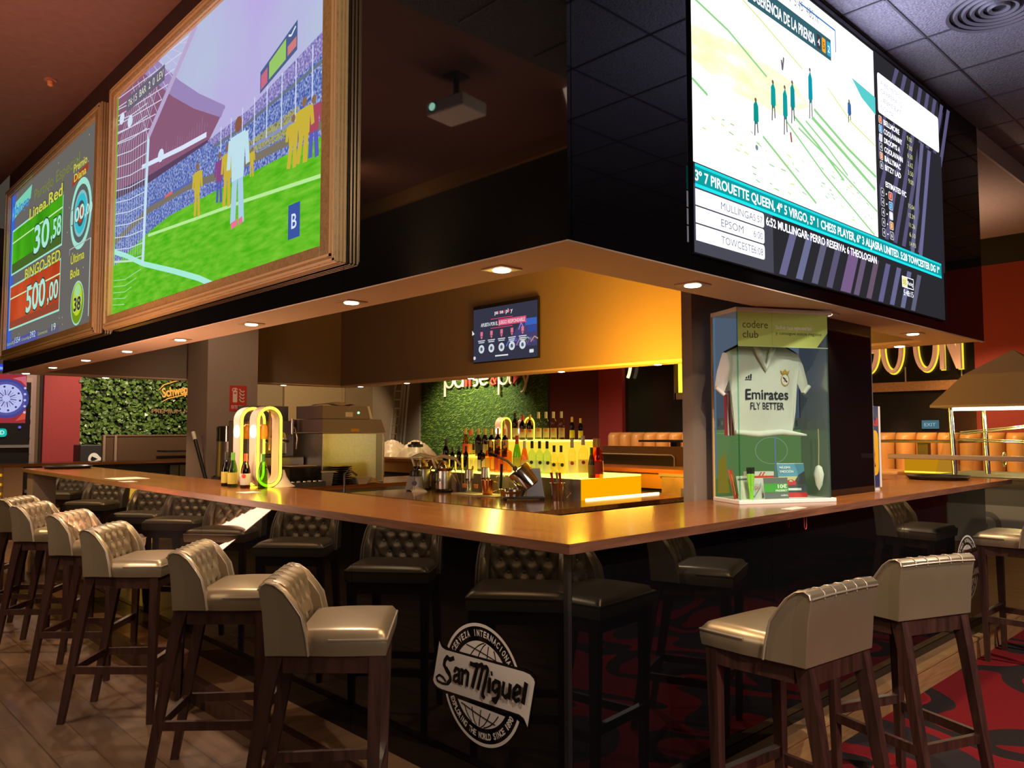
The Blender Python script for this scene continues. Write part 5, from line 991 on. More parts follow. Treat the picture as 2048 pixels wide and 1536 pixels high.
MB().tube([(-.20, .006, .392), (-.08, .006, .452), (.005, .006, .475), (.09, .006, .452), (.20, .006, .395)], .008, 8).tube([(-.045, .004, .385), (.05, .004, .385)], .004, 6).tube([(.005, .006, .475), (.005, .006, .52), (.02, .006, .54), (.01, .006, .60)], .003, 6).build('hanger', BLACKP, t, smooth=60)
t = thing('striped_shirt', CM @ Vector((.07, .20, .37)), 'red and white striped shirt hanging behind the white one', 'shirt', rz=ca + .5)
mb = MB(); ST = pm('stripe_red', (.5, .03, .07), .8)
for k in range(6): mb.m(k % 2).box(-.045 + .016 * k, -.029 + .016 * k, -.006, .006, 0, .26 - .012 * abs(k - 2.5))
mb.build('striped_front', [ST, SHW], t); MB().box(-.045, .05, -.005, .005, .25, .30).build('shoulder', SHW, t)
# small goods on the case floor
def case_thing(name, lx, ly, label, cat, rz=0.): return thing(name, CM @ Vector((lx, ly, .022)), label, cat, rz=ca + rz)
def leaflet(lx, ly, w, h, label, draw, lean=.12, rz=0., base=(.7, .7, .68)):
    t = case_thing('promotional_card', lx, ly, label, 'card', rz)
    a = [(-w / 2, 0, 0), (w / 2, 0, 0), (w / 2, .003, 0), (-w / 2, .003, 0)]; q = h * lean
    MB().hexa(a, [(x, y + q, h) for x, y, z in a]).build('card_sheet', pm('card_%g_%g_%g' % base, base, .5), t)
    P_ = Pic(frame((-w / 2, -.0006, 0), (1, 0, 0), (0, lean, 1)), .0003); draw(P_, w, h); P_.build('card_print', t)
pc = lambda n, c: pm('print_' + n, c, .5)
def d1(P, w, h):
    P.rect(0, h * .45, w, h, pc('sky', (.10, .28, .45))); P.rect(0, h * .3, w, h * .62, pc('dusk', (.55, .50, .25))); P.rect(0, 0, w, h * .38, pc('road', (.06, .07, .09))); P.poly([(w * .5, h * .38), (w, h * .38), (w, h * .78), (w * .75, h * .66)], pc('rock', (.05, .05, .06)))
    P.poly([(w * .25, h * .36), (w * .62, h * .36), (w * .64, h * .45), (w * .5, h * .53), (w * .36, h * .52), (w * .24, h * .44)], pc('car_red', (.55, .03, .03))); P.poly([(w * .38, h * .46), (w * .52, h * .46), (w * .48, h * .51), (w * .4, h * .51)], pc('car_glass', (.5, .5, .5))); P.rect(0, 0, w, h * .14, pc('car_red', (.55, .03, .03))); P.rect(w * .3, h * .2, w * .8, h * .27, pc('strip', (.7, .7, .7)))
    P.text('M\u00c1XIMA', w * .07, h * .85, h * .075, pc('white', (.8, .8, .8)), w * .42, bold=.02); P.text('EMOCI\u00d3N', w * .07, h * .73, h * .075, pc('white', (.8, .8, .8)), w * .5, bold=.02)
leaflet(.415, .10, .165, .19, 'car promotion card propped behind the green voucher', d1, .18, -.1)
def d2(P, w, h): P.rect(0, 0, w, h, pc('grey', (.14, .15, .15))); P.rect(0, h * .32, w, h * .72, pc('voucher_green', (.07, .34, .05))); P.text('10\u20ac', w * .95, h * .5, h * .18, pc('white', (.8, .8, .8)), w * .38, 'R', .03); P.text('FREEBET', w * .97, h * .34, h * .09, pc('white', (.8, .8, .8)), w * .5, 'R', .03); P.text('codere', w * .95, h * .12, h * .09, pc('white', (.8, .8, .8)), w * .28, 'R', .02)
leaflet(.265, .045, .16, .115, 'green and grey voucher card standing at the case front', d2, .1, .05)
def d3(P, w, h): P.rect(0, 0, w, h, pc('sign_white', (.6, .58, .56))); P.poly([(0, h * .3), (w * .3, h * .05), (w * .95, h * .55), (w, h * .8)], pc('grey', (.14, .15, .15))); P.poly([(w * .02, h * .34), (w * .3, h * .12), (w * .9, h * .58), (w * .96, h * .78)], pc('sign_white', (.6, .58, .56))); P.text('VEGAS', w * .1, h * .45, h * .18, pc('sign_red', (.5, .05, .04)), w * .75)
leaflet(.155, .075, .075, .11, 'white red-lettered card behind the bundle of green pens', d3, .1, .1)
def d4(P, w, h): P.rect(0, 0, w, h, pc('box_red', (.6, .06, .03))); P.rect(w * .35, h * .15, w * .6, h * .85, pc('box_gold', (.75, .45, .05)))
leaflet(.045, .10, .07, .16, 'red and gold box card leaning at the case corner', d4, .2, .75, (.55, .06, .03))
def d5(P, w, h): P.rect(0, 0, w, h, pc('pale', (.62, .58, .48))); P.rect(w * .05, h * .82, w * .95, h * .9, pc('grey', (.14, .15, .15)))
leaflet(.085, .08, .09, .125, 'pale beige leaflet beside the red box card', d5, .15, .35)
t = case_thing('car_box', .20, .155, 'low white box with red racing stripes at the case rear', 'box'); MB().box(-.06, .11, -.02, .02, 0, .145).build('box_body', pm('box_pale', (.6, .6, .58), .5), t); P_ = Pic(frame((-.06, -.0206, 0), (1, 0, 0), (0, 0, 1))); P_.rect(0, .11, .17, .122, pc('box_red', (.6, .06, .03))); P_.poly([(.07, .122), (.08, .122), (.095, .143), (.085, .143)], pc('box_red', (.6, .06, .03))); P_.poly([(.09, .122), (.10, .122), (.115, .143), (.105, .143)], pc('box_red', (.6, .06, .03))); P_.build('stripe_print', t)
for n_ in range(7):
    a = -.35 + .12 * n_; x0 = .095 + .006 * (n_ % 3)
    t = case_thing('green_pen', x0, .038 + .006 * (n_ % 2), 'lime green pen in the bundle at the case front, %s across' % ORD[n_], 'pen'); t['group'] = 'bundle of green pens'
    MB().cyl((0, 0, 0), (math.sin(a) * .05 + .0, .0, .14), .0055, n=8).build('barrel', pm('pen_lime', (.30, .62, .06), .3), t, smooth=50); MB().cyl((math.sin(a) * .05, 0, .14), (math.sin(a) * .062, 0, .175), .0055, .003, 8).build('tip', BLACKP, t, smooth=50)
t = case_thing('pen_cup', .101, .041, 'small clear cup holding the green pens', 'cup'); MB().lathe([(.024, 0), (.026, .06)], n=14, cap=False).build('cup', CLEAR, t)
t = case_thing('dangling_tag', .545, .05, 'pale pointed tag on a cord hanging at the end of the case', 'tag'); MB().lathe([(.002, .04), (.018, .07), (.028, .13), (.018, .17), (.006, .18)], n=12).build('tag_body', SHW, t, smooth=60); MB().tube([(0, 0, .18), (.004, 0, .30), (.002, 0, .385)], .003, 6).build('cord', pm('cord_tan', (.55, .42, .25), .6), t)
light('SPOT', CM @ Vector((-.3, -1.6, 1.9)), 120, NEUT, .05, CM @ Vector((.3, .1, .4)), 34, .8)
t = thing('drinks_cooler', (3.24, .27, H), 'small blue and silver drinks cooler behind the black mirror pillar', 'cooler')
CBL = pm('cooler_blue', (.03, .045, .17), .3, .2); MB().box(0, .14, 0, .25, .02, .56, .008).build('housing', CBL, t); MB().box(.14, .17, .0, .25, .02, .56).build('side_frame', WHITEP, t); MB().box(.171, .19, .01, .24, .06, .50).build('lit_door', emm((.45, .62, .85), .7), t)
for k in (0, 1): MB().box(.01, .16, .01 + .2 * k, .04 + .2 * k, 0, .02).build('foot', WHITEP, t)
P_ = Pic(frame((.0, -.0006, 0), (1, 0, 0), (0, 0, 1)), .0004); P_.rrect(.015, .10, .125, .40, .05, pm('cooler_yellow', (.80, .42, .01), .4)); P_.text('Bull', .07, .43, .055, pm('cooler_red', (.6, .02, .04), .4), .11, 'C', .03)
for q in ([(.03, .22), (.06, .25), (.05, .19), (.07, .16), (.04, .17)], [(.03, .26), (.05, .28), (.055, .23)]): P_.line(q, .014, pm('cooler_red', (.6, .02, .04), .4))
P_.build('door_print', t)
# ================================================================ the room behind
# extinguisher column
struct('wall_column_far', MB().box(2.02, 2.69, 8.0, 8.64, STEP, 4.2), TAUPEL)
p0 = at(459, 822, y=7.99); p1 = at(494, 772, y=7.99)
t = thing('extinguisher_sign', (p0.x, 7.998, p0.z), 'red fire extinguisher sign on the taupe column above the boiler', 'sign'); sw, sh_ = p1.x - p0.x, p1.z - p0.z
MB().box(0, sw, -.006, 0, 0, sh_, .002).build('plate', pm('sign_red', (.5, .03, .02), .4), t); P_ = Pic(frame((0, -.0062, 0), (1, 0, 0), (0, 0, 1)), .0004); sw_ = pm('sign_white', (.72, .62, .52), .5)
P_.text('EXTINTOR', sw * .5, sh_ * .10, sh_ * .13, sw_, sw * .78, 'C', .02); P_.rrect(sw * .18, sh_ * .34, sw * .44, sh_ * .80, sw * .04, sw_); P_.rect(sw * .27, sh_ * .8, sw * .36, sh_ * .87, sw_); P_.line([(sw * .15, sh_ * .78), (sw * .17, sh_ * .88), (sw * .34, sh_ * .90), (sw * .46, sh_ * .84)], sw * .05, sw_); P_.rect(sw * .24, sh_ * .68, sw * .38, sh_ * .73, pm('sign_red', (.5, .03, .02), .4))
for k in range(4): P_.line([(sw * .56, sh_ * (.42 + .13 * k + .06)), (sw * .64, sh_ * (.39 + .13 * k)), (sw * .80, sh_ * (.36 + .13 * k)), (sw * .84, sh_ * (.42 + .13 * k))], sw * .06, sw_)
P_.build('pictogram', t)
# far service ledge with backlit slats
LY, LZ = 10.5, 1.06
t = thing('service_ledge', (0, LY, FL), 'long wooden service ledge behind the bar end with yellow backlit slats', 'counter')
zl = lambda z: z - FL
MB().box(-3.8, 3.45, 0, .6, zl(LZ - .04), zl(LZ)).build('ledge_top', WOODX, t); MB().box(.33, .56, .02, .58, 0, zl(LZ - .04)).build('end_panel', pm('ledge_end_wood', (.40, .24, .11), .5), t)
MB().box(.56, 3.4, .5, .58, 0, zl(LZ - .04)).build('rear_board', pm('ledge_grey', (.10, .095, .075), .6), t); MB().box(-3.8, .33, .12, .2, 0, zl(LZ - .04)).build('glow_board', emm((1, .44, .02), .75), t)
for k in range(9): MB().box(-3.8, .33, .04, .09, .06 + .125 * k, .145 + .125 * k).build('slat', pm('slat_wood', (.42, .24, .06), .5), t)
MB().box(3.35, 3.45, .0, .6, 0, zl(LZ - .04)).build('end_post', LEGW, t)
light('AREA', (-1.8, LY - .35, .4), 16, (1, .52, .04), .4, (-1.8, LY - 3, .2), sy=4)
for n_, (x, w_, h) in enumerate(((1.55, .26, .12), (2.15, .22, .10), (2.4, .22, .12))):
    t = thing('cash_drawer', (x, LY + .25, LZ - .30 - h / 2), 'small black appliance on the shelf under the service ledge, %s of three' % ORD[n_], 'appliance', 0, 'black appliances under the ledge'); MB().box(-w_ / 2, w_ / 2, -.1, .1, 0, h + .06, .01).build('housing', BLACKP, t); MB().box(-w_ * .4, w_ * .4, -.103, -.1, h * .2, h * .8).build('face_plate', GREYP, t)
MB().box(.6, 3.34, .1, .5, zl(LZ - .40), zl(LZ - .36)).build('shelf_board', GREYP, bpy.data.objects['service_ledge'])
for n_ in range(5):
    t = thing('menu_folder', (2.62 + .15 * n_, LY + .3, LZ - .36), 'pale green menu folder standing under the ledge, %s in the row' % ORD[n_], 'folder', 0, 'menu folders under the ledge'); MB().box(0, .13, 0, .03, 0, .27).build('cover', pm('folder_green', (.20, .21, .13), .6), t)
# red panel, plant wall with drinks sign
YW = 12.92
def X(px, y=YW): return at(px, 860, y=y).x
struct('wall_red_far', MB().box(X(84), X(158), YW - .06, YW + .05, FL, 3.6), REDW)
t = thing('plant_wall', (X(158), YW, .9), 'vertical wall of dark green leafy ivy behind the service ledge', 'plant wall')
PWW = X(376) - X(158)
MB().box(0, PWW, 0, .05, 0, 2.2).build('backing', pm('ivy_dark', (.012, .018, .006), .9), t)
LEAF = noisem('ivy_leaf', (.025, .06, .008), (.15, .26, .05), 9, .35, .0, spec=.6)
mb = MB()
for k in range(2300):
    x, z = R.uniform(0, PWW), R.uniform(0, 2.0); s_ = R.uniform(.025, .055); a = R.uniform(0, 6.28); ti = R.uniform(-.9, .5); tw = R.uniform(-.7, .7); d = R.uniform(.01, .10)
    Mx = Matrix.Translation((x, -d, z)) @ Matrix.Rotation(tw, 4, 'Z') @ Matrix.Rotation(ti, 4, 'X') @ Matrix.Rotation(a, 4, 'Y')
    mb.poly([Mx @ Vector(q) for q in ((0, 0, -s_), (s_ * .75, -.006, -s_ * .1), (s_ * .45, -.004, s_ * .65), (0, .004, s_), (-s_ * .45, -.004, s_ * .65), (-s_ * .75, -.006, -s_ * .1))])
tag(mb.build('ivy_leaves', LEAF, t), kind='stuff')
p = at(325, 795, y=YW - .13); t = thing('drinks_sign', (p.x, YW - .13, p.z), 'slanted yellow cut-letter drinks sign mounted on the leafy wall', 'sign')
YS = pm('sign_yellow', (.75, .40, .08), .5, em=(.75, .38, .06), es=.25); q = at(372, 778, y=YW - .13); mb = MB(); Mr = frame((0, 0, 0), (1, 0, 0), (0, 0, 1)) @ Matrix.Rotation(.20, 4, 'Z'); mb.text('Schweppes', Mr, .17, (q.x - p.x) * 1.62, 'L', .015, .02, .15); mb.build('lettering', YS, t)
MB().tube([Mr @ Vector(v) for v in ((-.04, -.08, 0), (.1, -.035, 0), (.35, -.02, 0), (.8, -.03, 0))], [.004, .012, .012, .006], 6).tube([Mr @ Vector(v) for v in ((-.04, .14, 0), (.06, .22, 0), (.25, .25, 0), (.5, .26, 0))], [.004, .012, .010, .006], 6).build('swash', YS, t)
MB().cyl((.2, 0, .1), (.2, .12, .1), .01).build('standoff', BLACKP, t)
p = at(303, 826, y=YW - .12); q = at(372, 826, y=YW - .12); t = thing('mixers_sign', (p.x, YW - .12, p.z), 'small bronze capital letter sign below the yellow drinks sign', 'sign'); MB().text('PREMIUM MIXERS', frame((0, 0, 0), (1, 0, 0), (0, 0, 1)), .075, (q.x - p.x) * 1.62, 'L', .01, .01).build('lettering', pm('bronze_letters', (.36, .20, .09), .5), t); MB().cyl((.3, 0, .03), (.3, .1, .03), .008).build('standoff', BLACKP, t)
p = at(366, 765, y=8.9)
t = thing('black_speaker', (X(162, 12.2), 12.2, FL), 'dark floor cabinet with a white drop shaped logo by the leafy wall', 'cabinet'); cwd = X(216, 12.2) - X(162, 12.2); MB().box(0, cwd, 0, .4, 0, 1.28 - FL, .01).build('housing', pm('speaker_black', (.02, .019, .018), .5), t)
P_ = Pic(frame((cwd * .5, -.001, 1.05 - FL), (1, 0, 0), (0, 0, 1)), .0006); P_.poly([(.085 * math.cos(a) if not -.5 < a < .5 else .13 - abs(a) * .1, .10 * math.sin(a) * (1 if abs(a) > .5 else .9)) for a in [k * 2 * PI / 28 - PI for k in range(28)]], WHITEP); P_.poly([(-.03, -.045), (.06, 0), (-.03, .045), (-.05, 0)], BLACKP); P_.build('drop_logo', t)
t = thing('booth_partition', (X(206, 11.7), 11.7, FL), 'brown wooden booth partition before the leafy wall', 'partition'); bw = X(374, 11.7) - X(206, 11.7); BRW = pm('booth_brown', (.085, .042, .02), .5)
MB().box(0, bw, 0, .06, 0, 1.42 - FL).build('panel', BRW, t); MB().box(0, bw, -.01, .07, 1.42 - FL, 1.445 - FL).build('top_rail', pm('booth_rail', (.16, .09, .05), .5), t)
for x in (0, .17): MB().box(x, x + .035, -.03, .0, 0, 1.44 - FL).build('post', pm('booth_post', (.26, .18, .12), .5), t)
MB().box(bw * .62, bw, -.45, -.05, 1.16 - FL, 1.19 - FL).build('table_board', BLACKP, t)
for n_, (px0, py0, px1, py1) in enumerate(((386, 864, 409, 950), (404, 872, 411, 948))):
    a = at(px0, py0, y=7.85); b_ = at(px1, py1, y=7.6); t = thing('umbrella_pole' if n_ == 0 else 'thin_rod', (b_.x, b_.y, FL), ('dark pole with pale tip leaning on the taupe column', 'thin brown rod leaning beside the dark pole')[n_], 'pole'); v = Vector((a.x - b_.x, a.y - b_.y, a.z - FL)); k = (b_.z - FL)
    d = Vector((a.x - b_.x, a.y - b_.y, a.z - b_.z)); bot = -d * (k / d.z)
    MB().cyl(bot + Vector((0, 0, k)), d * .82 + Vector((0, 0, k)), (.022, .008)[n_], n=10).build('shaft', (BLACKP, LEGW)[n_], t, smooth=50); MB().cyl(d * .82 + Vector((0, 0, k)), d + Vector((0, 0, k)), (.024, .008)[n_], n=10).build('tip', (PAPER, LEGW)[n_], t, smooth=50)
# posters on the pale column, dart machine
YP = 12.0
struct('wall_column_poster', MB().box(X(40, YP), X(70, YP), YP, YP + .5, FL, 3.8), pm('poster_column_paint', (.34, .25, .21), .7)); struct('trim_5', MB().box(X(70, YP), X(80, YP), YP + .1, YP + .5, FL, 3.8), pm('column_brown_trim', (.12, .075, .035), .5))
t = thing('wall_banner', (X(40, YP), YP - .004, at(41, 908, y=YP).z), 'narrow beige banner with dark handwriting logos on the pale column', 'banner'); bw = X(62, YP) - X(40, YP); bh = at(44, 755, y=YP).z - at(41, 908, y=YP).z
MB().box(0, bw, -.004, 0, 0, bh).build('sheet', pm('banner_beige', (.42, .31, .26), .7), t); P_ = Pic(frame((0, -.0045, 0), (1, 0, 0), (0, 0, 1)), .0004); ik = pm('banner_ink_dark', (.06, .03, .03), .6)
for k, s_ in enumerate(('&play', '&play')): P_.text(s_, .01, bh * (.60 - .42 * k), .07, ik, bw * .9); P_.poly([(bw * .52, bh * (.60 - .42 * k)), (bw * .52, bh * (.60 - .42 * k) + .07), (bw * .72, bh * (.60 - .42 * k) + .035)], pm('sign_red', (.5, .03, .02), .4))
P_.text('er', .01, bh * .40, .07, pm('banner_ink_grey', (.16, .12, .08), .6), bw * .35); P_.rrect(bw * .45, bh * .38, bw * .92, bh * .46, .02, ik)
P_.build('print', t)
p = at(16, 797, y=11.6); t = thing('dart_machine', (p.x, 11.62, FL), 'electronic dart machine with glowing blue and white board', 'arcade machine')
MB().box(-.5, .30, 0, .5, 0, 2.36, .01).build('cabinet', BLACKP, t); zc_ = p.z - FL
P_ = Pic(frame((0, -.003, zc_), (1, 0, 0), (0, 0, 1)), .0005); P_.str = .85
P_.rect(-.44, -.36, .235, .36, '#a8343c'); P_.annulus(-.02, 0, .0, .29, '#4c4c9c'); P_.disc(-.02, 0, .25, '#5c5ca8'); P_.disc(-.02, 0, .21, '#c8ccff')
for k in range(20): a = (k + .5) * PI / 10; P_.line([(-.02 + .05 * math.cos(a), .05 * math.sin(a)), (-.02 + .13 * math.cos(a), .13 * math.sin(a))], .012 if k % 2 else .004, '#3c3c7c'); P_.disc(-.02 + .175 * math.cos(a), .175 * math.sin(a), .016, '#34346c', n=6) if k % 2 else None
P_.poly([(.05, .30), (.22, .34), (.235, .18), (.16, .26)], '#d86a7c'); P_.poly([(.1, -.33), (.23, -.30), (.235, -.16), (.16, -.26)], '#d85a44')
for k in range(5): P_.disc(.215, .16 - .09 * k, .018, '#c8d0f4', n=8)
P_.rect(-.44, .40, .20, .50, '#3a4cf0'); P_.rect(-.3, .42, .1, .46, '#8fb4ff'); P_.rrect(-.44, -.56, .0, -.44, .04, '#18c8b8'); P_.text('WORLD', -.03, -.525, .06, '#d8fff4', .3, 'R', .02); P_.disc(.16, -.42, .02, '#6c6cf4'); P_.rect(-.4, -.64, -.1, -.62, '#9cf0f0')
P_.build('dart_screen', t); MB().box(-.49, .29, -.05, 0, zc_ - .72, zc_ - .68).build('score_ledge', GREYP, t)
# ---------------------------------------------------------------- wall x = 10: grass wall with letters, ladder, long sign, booths
struct_y = lambda px, x=10: at(px, 860, x=x).y
t = thing('grass_wall', (9.99, 9.66, .4), 'bright green artificial grass wall carrying cream and red letters', 'grass wall')
MB().box(-.03, 0, 0, 4.4, 0, 3.0).build('backing', pm('turf_base', (.025, .06, .004), .9), t)
TURF = noisem('turf_blades', (.06, .13, .006), (.24, .34, .02), 22, .6, .0); mb = MB()
for k in range(9000):
    y, z = R.uniform(.0, 4.4), R.uniform(.3, 2.5); a = R.uniform(0, 6.28); l_ = R.uniform(.04, .085); d = Vector((-.8, math.cos(a) * .8, math.sin(a) * .8)) * l_; q = Vector((-.03, y, z)); n_ = Vector((0, -math.sin(a), math.cos(a))) * .005
    mb.poly([q - n_, q + n_, q + d])
tag(mb.build('grass_blades', TURF, t), kind='stuff')
# letters pause&play: rounded strokes
t = thing('wall_letters', (9.90, 0, 0), 'cream and red rounded letters on the artificial grass wall', 'sign')
CR, RD = pm('letter_cream', (.80, .66, .45), .5), pm('letter_red', (.62, .03, .02), .45)
y0 = struct_y(888, 9.9); y1 = struct_y(1054, 9.9); zb_ = at(970, 771, x=9.9).z; sc_ = (y0 - y1) / 9.5
def stroke(pts, c_, nm='letter', wd=.10):
    MB().tube([(0, y0 - sc_ * p[0], zb_ + sc_ * p[1]) for p in pts], wd * sc_, 8).build(nm, c_, t, smooth=60)
def arc(cx, cy, r, a0, a1, n=12): return [(cx + r * math.cos(math.radians(a0 + (a1 - a0) * k / n)), cy + r * math.sin(math.radians(a0 + (a1 - a0) * k / n))) for k in range(n + 1)]
stroke([(.1, -.7), (.1, .9)] + arc(.65, .5, .5, 150, -170, 16), CR); stroke(arc(1.85, .5, .5, 20, 340, 16) + [(2.35, 0)] if 0 else arc(1.85, .5, .5, 30, 330, 14), CR); stroke([(2.35, 1.0), (2.35, .0)], CR)
stroke([(2.75, 1.0), (2.75, 0)], RD, wd=.12); stroke([(3.2, 1.0), (3.2, 0)], RD, wd=.12)
stroke(arc(3.85, .77, .28, 60, 260, 8) + arc(3.85, .25, .25, 80, -130, 8), CR); stroke([(4.45, .5), (5.25, .5)] + arc(4.85, .5, .45, 0, 320, 14), CR)
stroke([(6.2, .05), (5.75, .75)] + arc(5.95, .85, .18, 190, -10, 6) + [(5.7, .35)] + arc(5.9, .27, .25, 170, 330, 8) + [(6.25, .5)], RD, wd=.09)
stroke([(6.55, -.75), (6.55, .9)] + arc(7.05, .5, .5, 150, -170, 16), CR); stroke([(7.75, 1.6), (7.75, .2)] + arc(7.93, .2, .18, 180, 270, 4), CR)
MB().hexa([(-.02, y0 - sc_ * 8.15, zb_), (.02, y0 - sc_ * 8.15, zb_), (.02, y0 - sc_ * 8.95, zb_ + sc_ * .7), (-.02, y0 - sc_ * 8.95, zb_ + sc_ * .7)], [(-.02, y0 - sc_ * 8.15, zb_ + sc_ * .95), (.02, y0 - sc_ * 8.15, zb_ + sc_ * .95), (.02, y0 - sc_ * 8.95, zb_ + sc_ * .72), (-.02, y0 - sc_ * 8.95, zb_ + sc_ * .72)]).build('letter', RD, t)
stroke([(9.0, .95), (9.35, .05)], CR); stroke([(9.75, .95), (9.2, -.55), (8.95, -.65)], CR)
for y in (.6, 1.5): MB().cyl((.0, y0 - sc_ * y * 2, zb_ + .1), (.09, y0 - sc_ * y * 2, zb_ + .1), .008).build('standoff', BLACKP, t)
# ladder
t = thing('aluminium_ladder', (9.6, 14.6, FL), 'folded aluminium ladder leaning on the wall beside the artificial grass', 'ladder')
ALU = pm('aluminium', (.50, .48, .42), .4, .6); tx = Vector((9.88, struct_y(815, 9.88) , at(815, 765, x=9.88).z)) ; 
def lp(px, py): p = at(px, py, x=9.7); return p - Vector((9.6, 14.6, FL))
for a, b_ in (((792, 765), (778, 902)), ((806, 765), (793, 902)), ((811, 765), (800, 902)), ((818, 765), (806, 902))):
    A, B = lp(*a), lp(*b_); d = A - B; A2 = A + d * .35; B2 = B - d * (B.z / d.z); MB().tube([B2, A2], .035, 4).build('rail', ALU, t)
for k in range(9):
    f = k / 8.; A = lp(778 + 14 * f, 902 - 137 * f); B = lp(793 + 13 * f, 902 - 137 * f); MB().tube([A, B], .022, 6).build('rung', ALU, t)
# crumpled sheets on the rear counter
for n_, (px, w_) in enumerate(((785, .42), (833, .34))):
    p = at(px, 905, x=5.05); t = thing('plastic_sheet', (5.05, p.y, H), 'crumpled clear plastic sheet lying on the rear counter, %s of two' % ORD[n_], 'sheet', 0, 'plastic sheets on the rear counter')
    MB().grid(lambda u, v: Vector(((u - .5) * .5, (v - .5) * w_ * 1.5, .01 + .26 * math.sin(PI * u) ** .5 * math.sin(PI * v) ** .6 * (.75 + .25 * math.sin(17 * u + 11 * v + 5 * u * v)))), 18, 18).build('fold', pm('plastic_cream', (.55, .48, .35), .35), t, smooth=40)
# long sign GO ON
XS = 9.93; t = thing('letter_sign', (XS, 0, 0), 'large outlined channel letters glowing at their edges on the black panelled wall', 'sign')
ROSE = pm('letter_rose', (.72, .44, .30), .5, em=(.8, .42, .25), es=.25); YG = emm((1, .74, .03), 1.1)
def big(pxs, ch, zt):
    ya, yb = struct_y(pxs[0], XS), struct_y(pxs[1], XS); zb2 = at(sum(pxs) / 2, pxs[2], x=XS).z; hh = zt - zb2; wd = ya - yb
    def tube_path(f, w0=.16):
        def rg(s_, x): return [Vector((x, ya - p[0] * wd, zb2 + p[1] * hh)) for p in s_]
        o_, i_ = f; mb = MB(); mb.ring([rg(o_, .0), rg(o_, -.06), rg(i_, -.06), rg(i_, .0)], True, False); mb.build('letter', ROSE, t)
        q = lambda s_, k: [((p[0] - .5) * k + .5, (p[1] - .5) * k + .5) for p in s_]
        MB().ring([rg(q(o_, 1.05), .045), rg(q(o_, 1.05), .02), rg(q(i_, .93), .02), rg(q(i_, .93), .045)], True, False).build('edge_glow', YG, t)
    el = lambda r, n=36, a0=0: [(.5 + .5 * r * math.cos(2 * PI * k / n + a0), .5 + .5 * (1 - (1 - r) * wd / hh) * math.sin(2 * PI * k / n + a0)) for k in range(n)]
    if ch == 'O': tube_path((el(1), el(.70)))
    if ch == 'G':
        n = 30; ao = [.6 + k * (2 * PI - .65) / n for k in range(n + 1)]; ho, hi = 1, .70; k_ = 1 - .30 * wd / hh
        oo = [(.5 + .5 * math.cos(a), .5 + .5 * math.sin(a)) for a in ao] + [(1, .48), (.55, .48), (.55, .40), (.85, .40)]; ii = [(.5 + .35 * math.cos(a), .5 + .5 * k_ * math.sin(a)) for a in ao[:-1]] + [(.86, .42)] 
        full = oo[:n + 1] + [(1, .5), (.5, .5), (.5, .42), (.84, .42)] + ii[::-1][1:]
        mb = MB(); A = [Vector((-.06, ya - p[0] * wd, zb2 + p[1] * hh)) for p in full]; B = [Vector((0, p.y, p.z)) for p in A]; mb.hexa(A, B); mb.build('letter', ROSE, t); MB().hexa([Vector((.02, ya - ((p[0] - .5) * 1.05 + .5) * wd, zb2 + ((p[1] - .5) * 1.03 + .5) * hh)) for p in full], [Vector((.045, ya - ((p[0] - .5) * 1.05 + .5) * wd, zb2 + ((p[1] - .5) * 1.03 + .5) * hh)) for p in full]).build('edge_glow', YG, t)
    if ch == 'N':
        full = [(0, 0), (.2, 0), (.2, .62), (.78, 0), (1, 0), (1, 1), (.8, 1), (.8, .36), (.2, 1), (0, 1)]
        MB().hexa([Vector((-.06, ya - p[0] * wd, zb2 + p[1] * hh)) for p in full], [Vector((0, ya - p[0] * wd, zb2 + p[1] * hh)) for p in full]).build('letter', ROSE, t)
        MB().hexa([Vector((.02, ya - ((p[0] - .5) * 1.08 + .5) * wd, zb2 + ((p[1] - .5) * 1.03 + .5) * hh)) for p in full], [Vector((.045, ya - ((p[0] - .5) * 1.08 + .5) * wd, zb2 + ((p[1] - .5) * 1.03 + .5) * hh)) for p in full]).build('edge_glow', YG, t)
ZT = at(1880, 690, x=XS).z + .38
big((1718, 1763, 729), 'G', ZT); big((1768, 1812, 728), 'O', ZT); big((1834, 1881, 724), 'O', ZT); big((1887, 1929, 719), 'N', ZT); big((1258, 1215, 757), 'O', ZT) if 0 else None
t = thing('neon_sign_ring', (9.9, struct_y(1240, 9.9), at(1250, 757, x=9.9).z + .35), 'pale curved neon stroke beside the red column', 'neon sign'); MB().tube([(0, -.55 * math.cos(a) * .5, .5 * math.sin(a)) for a in [-.75 + .1 * k for k in range(18)]], .03, 8).build('tube', emm((1, .78, .45), 1.4), t, smooth=60); MB().cyl((0, -.25, .1), (.1, -.25, .1), .012).build('standoff', BLACKP, t)
p = at(1361, 785, x=9.75); p2 = at(1362, 735, x=9.75)
t = thing('neon_tube', (9.75, p.y, p.z), 'vertical yellow neon tube on the black wall beside the brown pillar', 'neon light'); MB().tube([(0, 0, 0), (0, 0, p2.z - p.z + .35)], .035, 10).build('tube', emm((1, .86, .03), 2.2), t, smooth=60)
MB().box(.03, .25, -.55, -.50, -.12, .9).box(.03, .2, -.5, .15, -.12, -.0).box(.03, .2, .12, .16, -.12, .9).build('wood_frame', pm('neon_frame_wood', (.12, .07, .03), .6), t); MB().box(.02, .04, -.02, .02, -.0, .05).build('clip', BLACKP, t)
struct('trim_6', MB().box(9.94, 10.0, 1.62, struct_y(1655), at(1745, 785, x=10).z, at(1745, 767, x=10).z), woodm('beam_wood', (.20, .085, .03), (.28, .125, .05), (2, 14, 14), .45))
mb = MB()
for px in (1815, 1928): mb.box(9.985, 10.0, struct_y(px) - .008, struct_y(px) + .008, at(1800, 767, x=10).z, at(1800, 735, x=10).z)
struct('trim_7', mb, pm('panel_joint', (.30, .24, .17), .5))
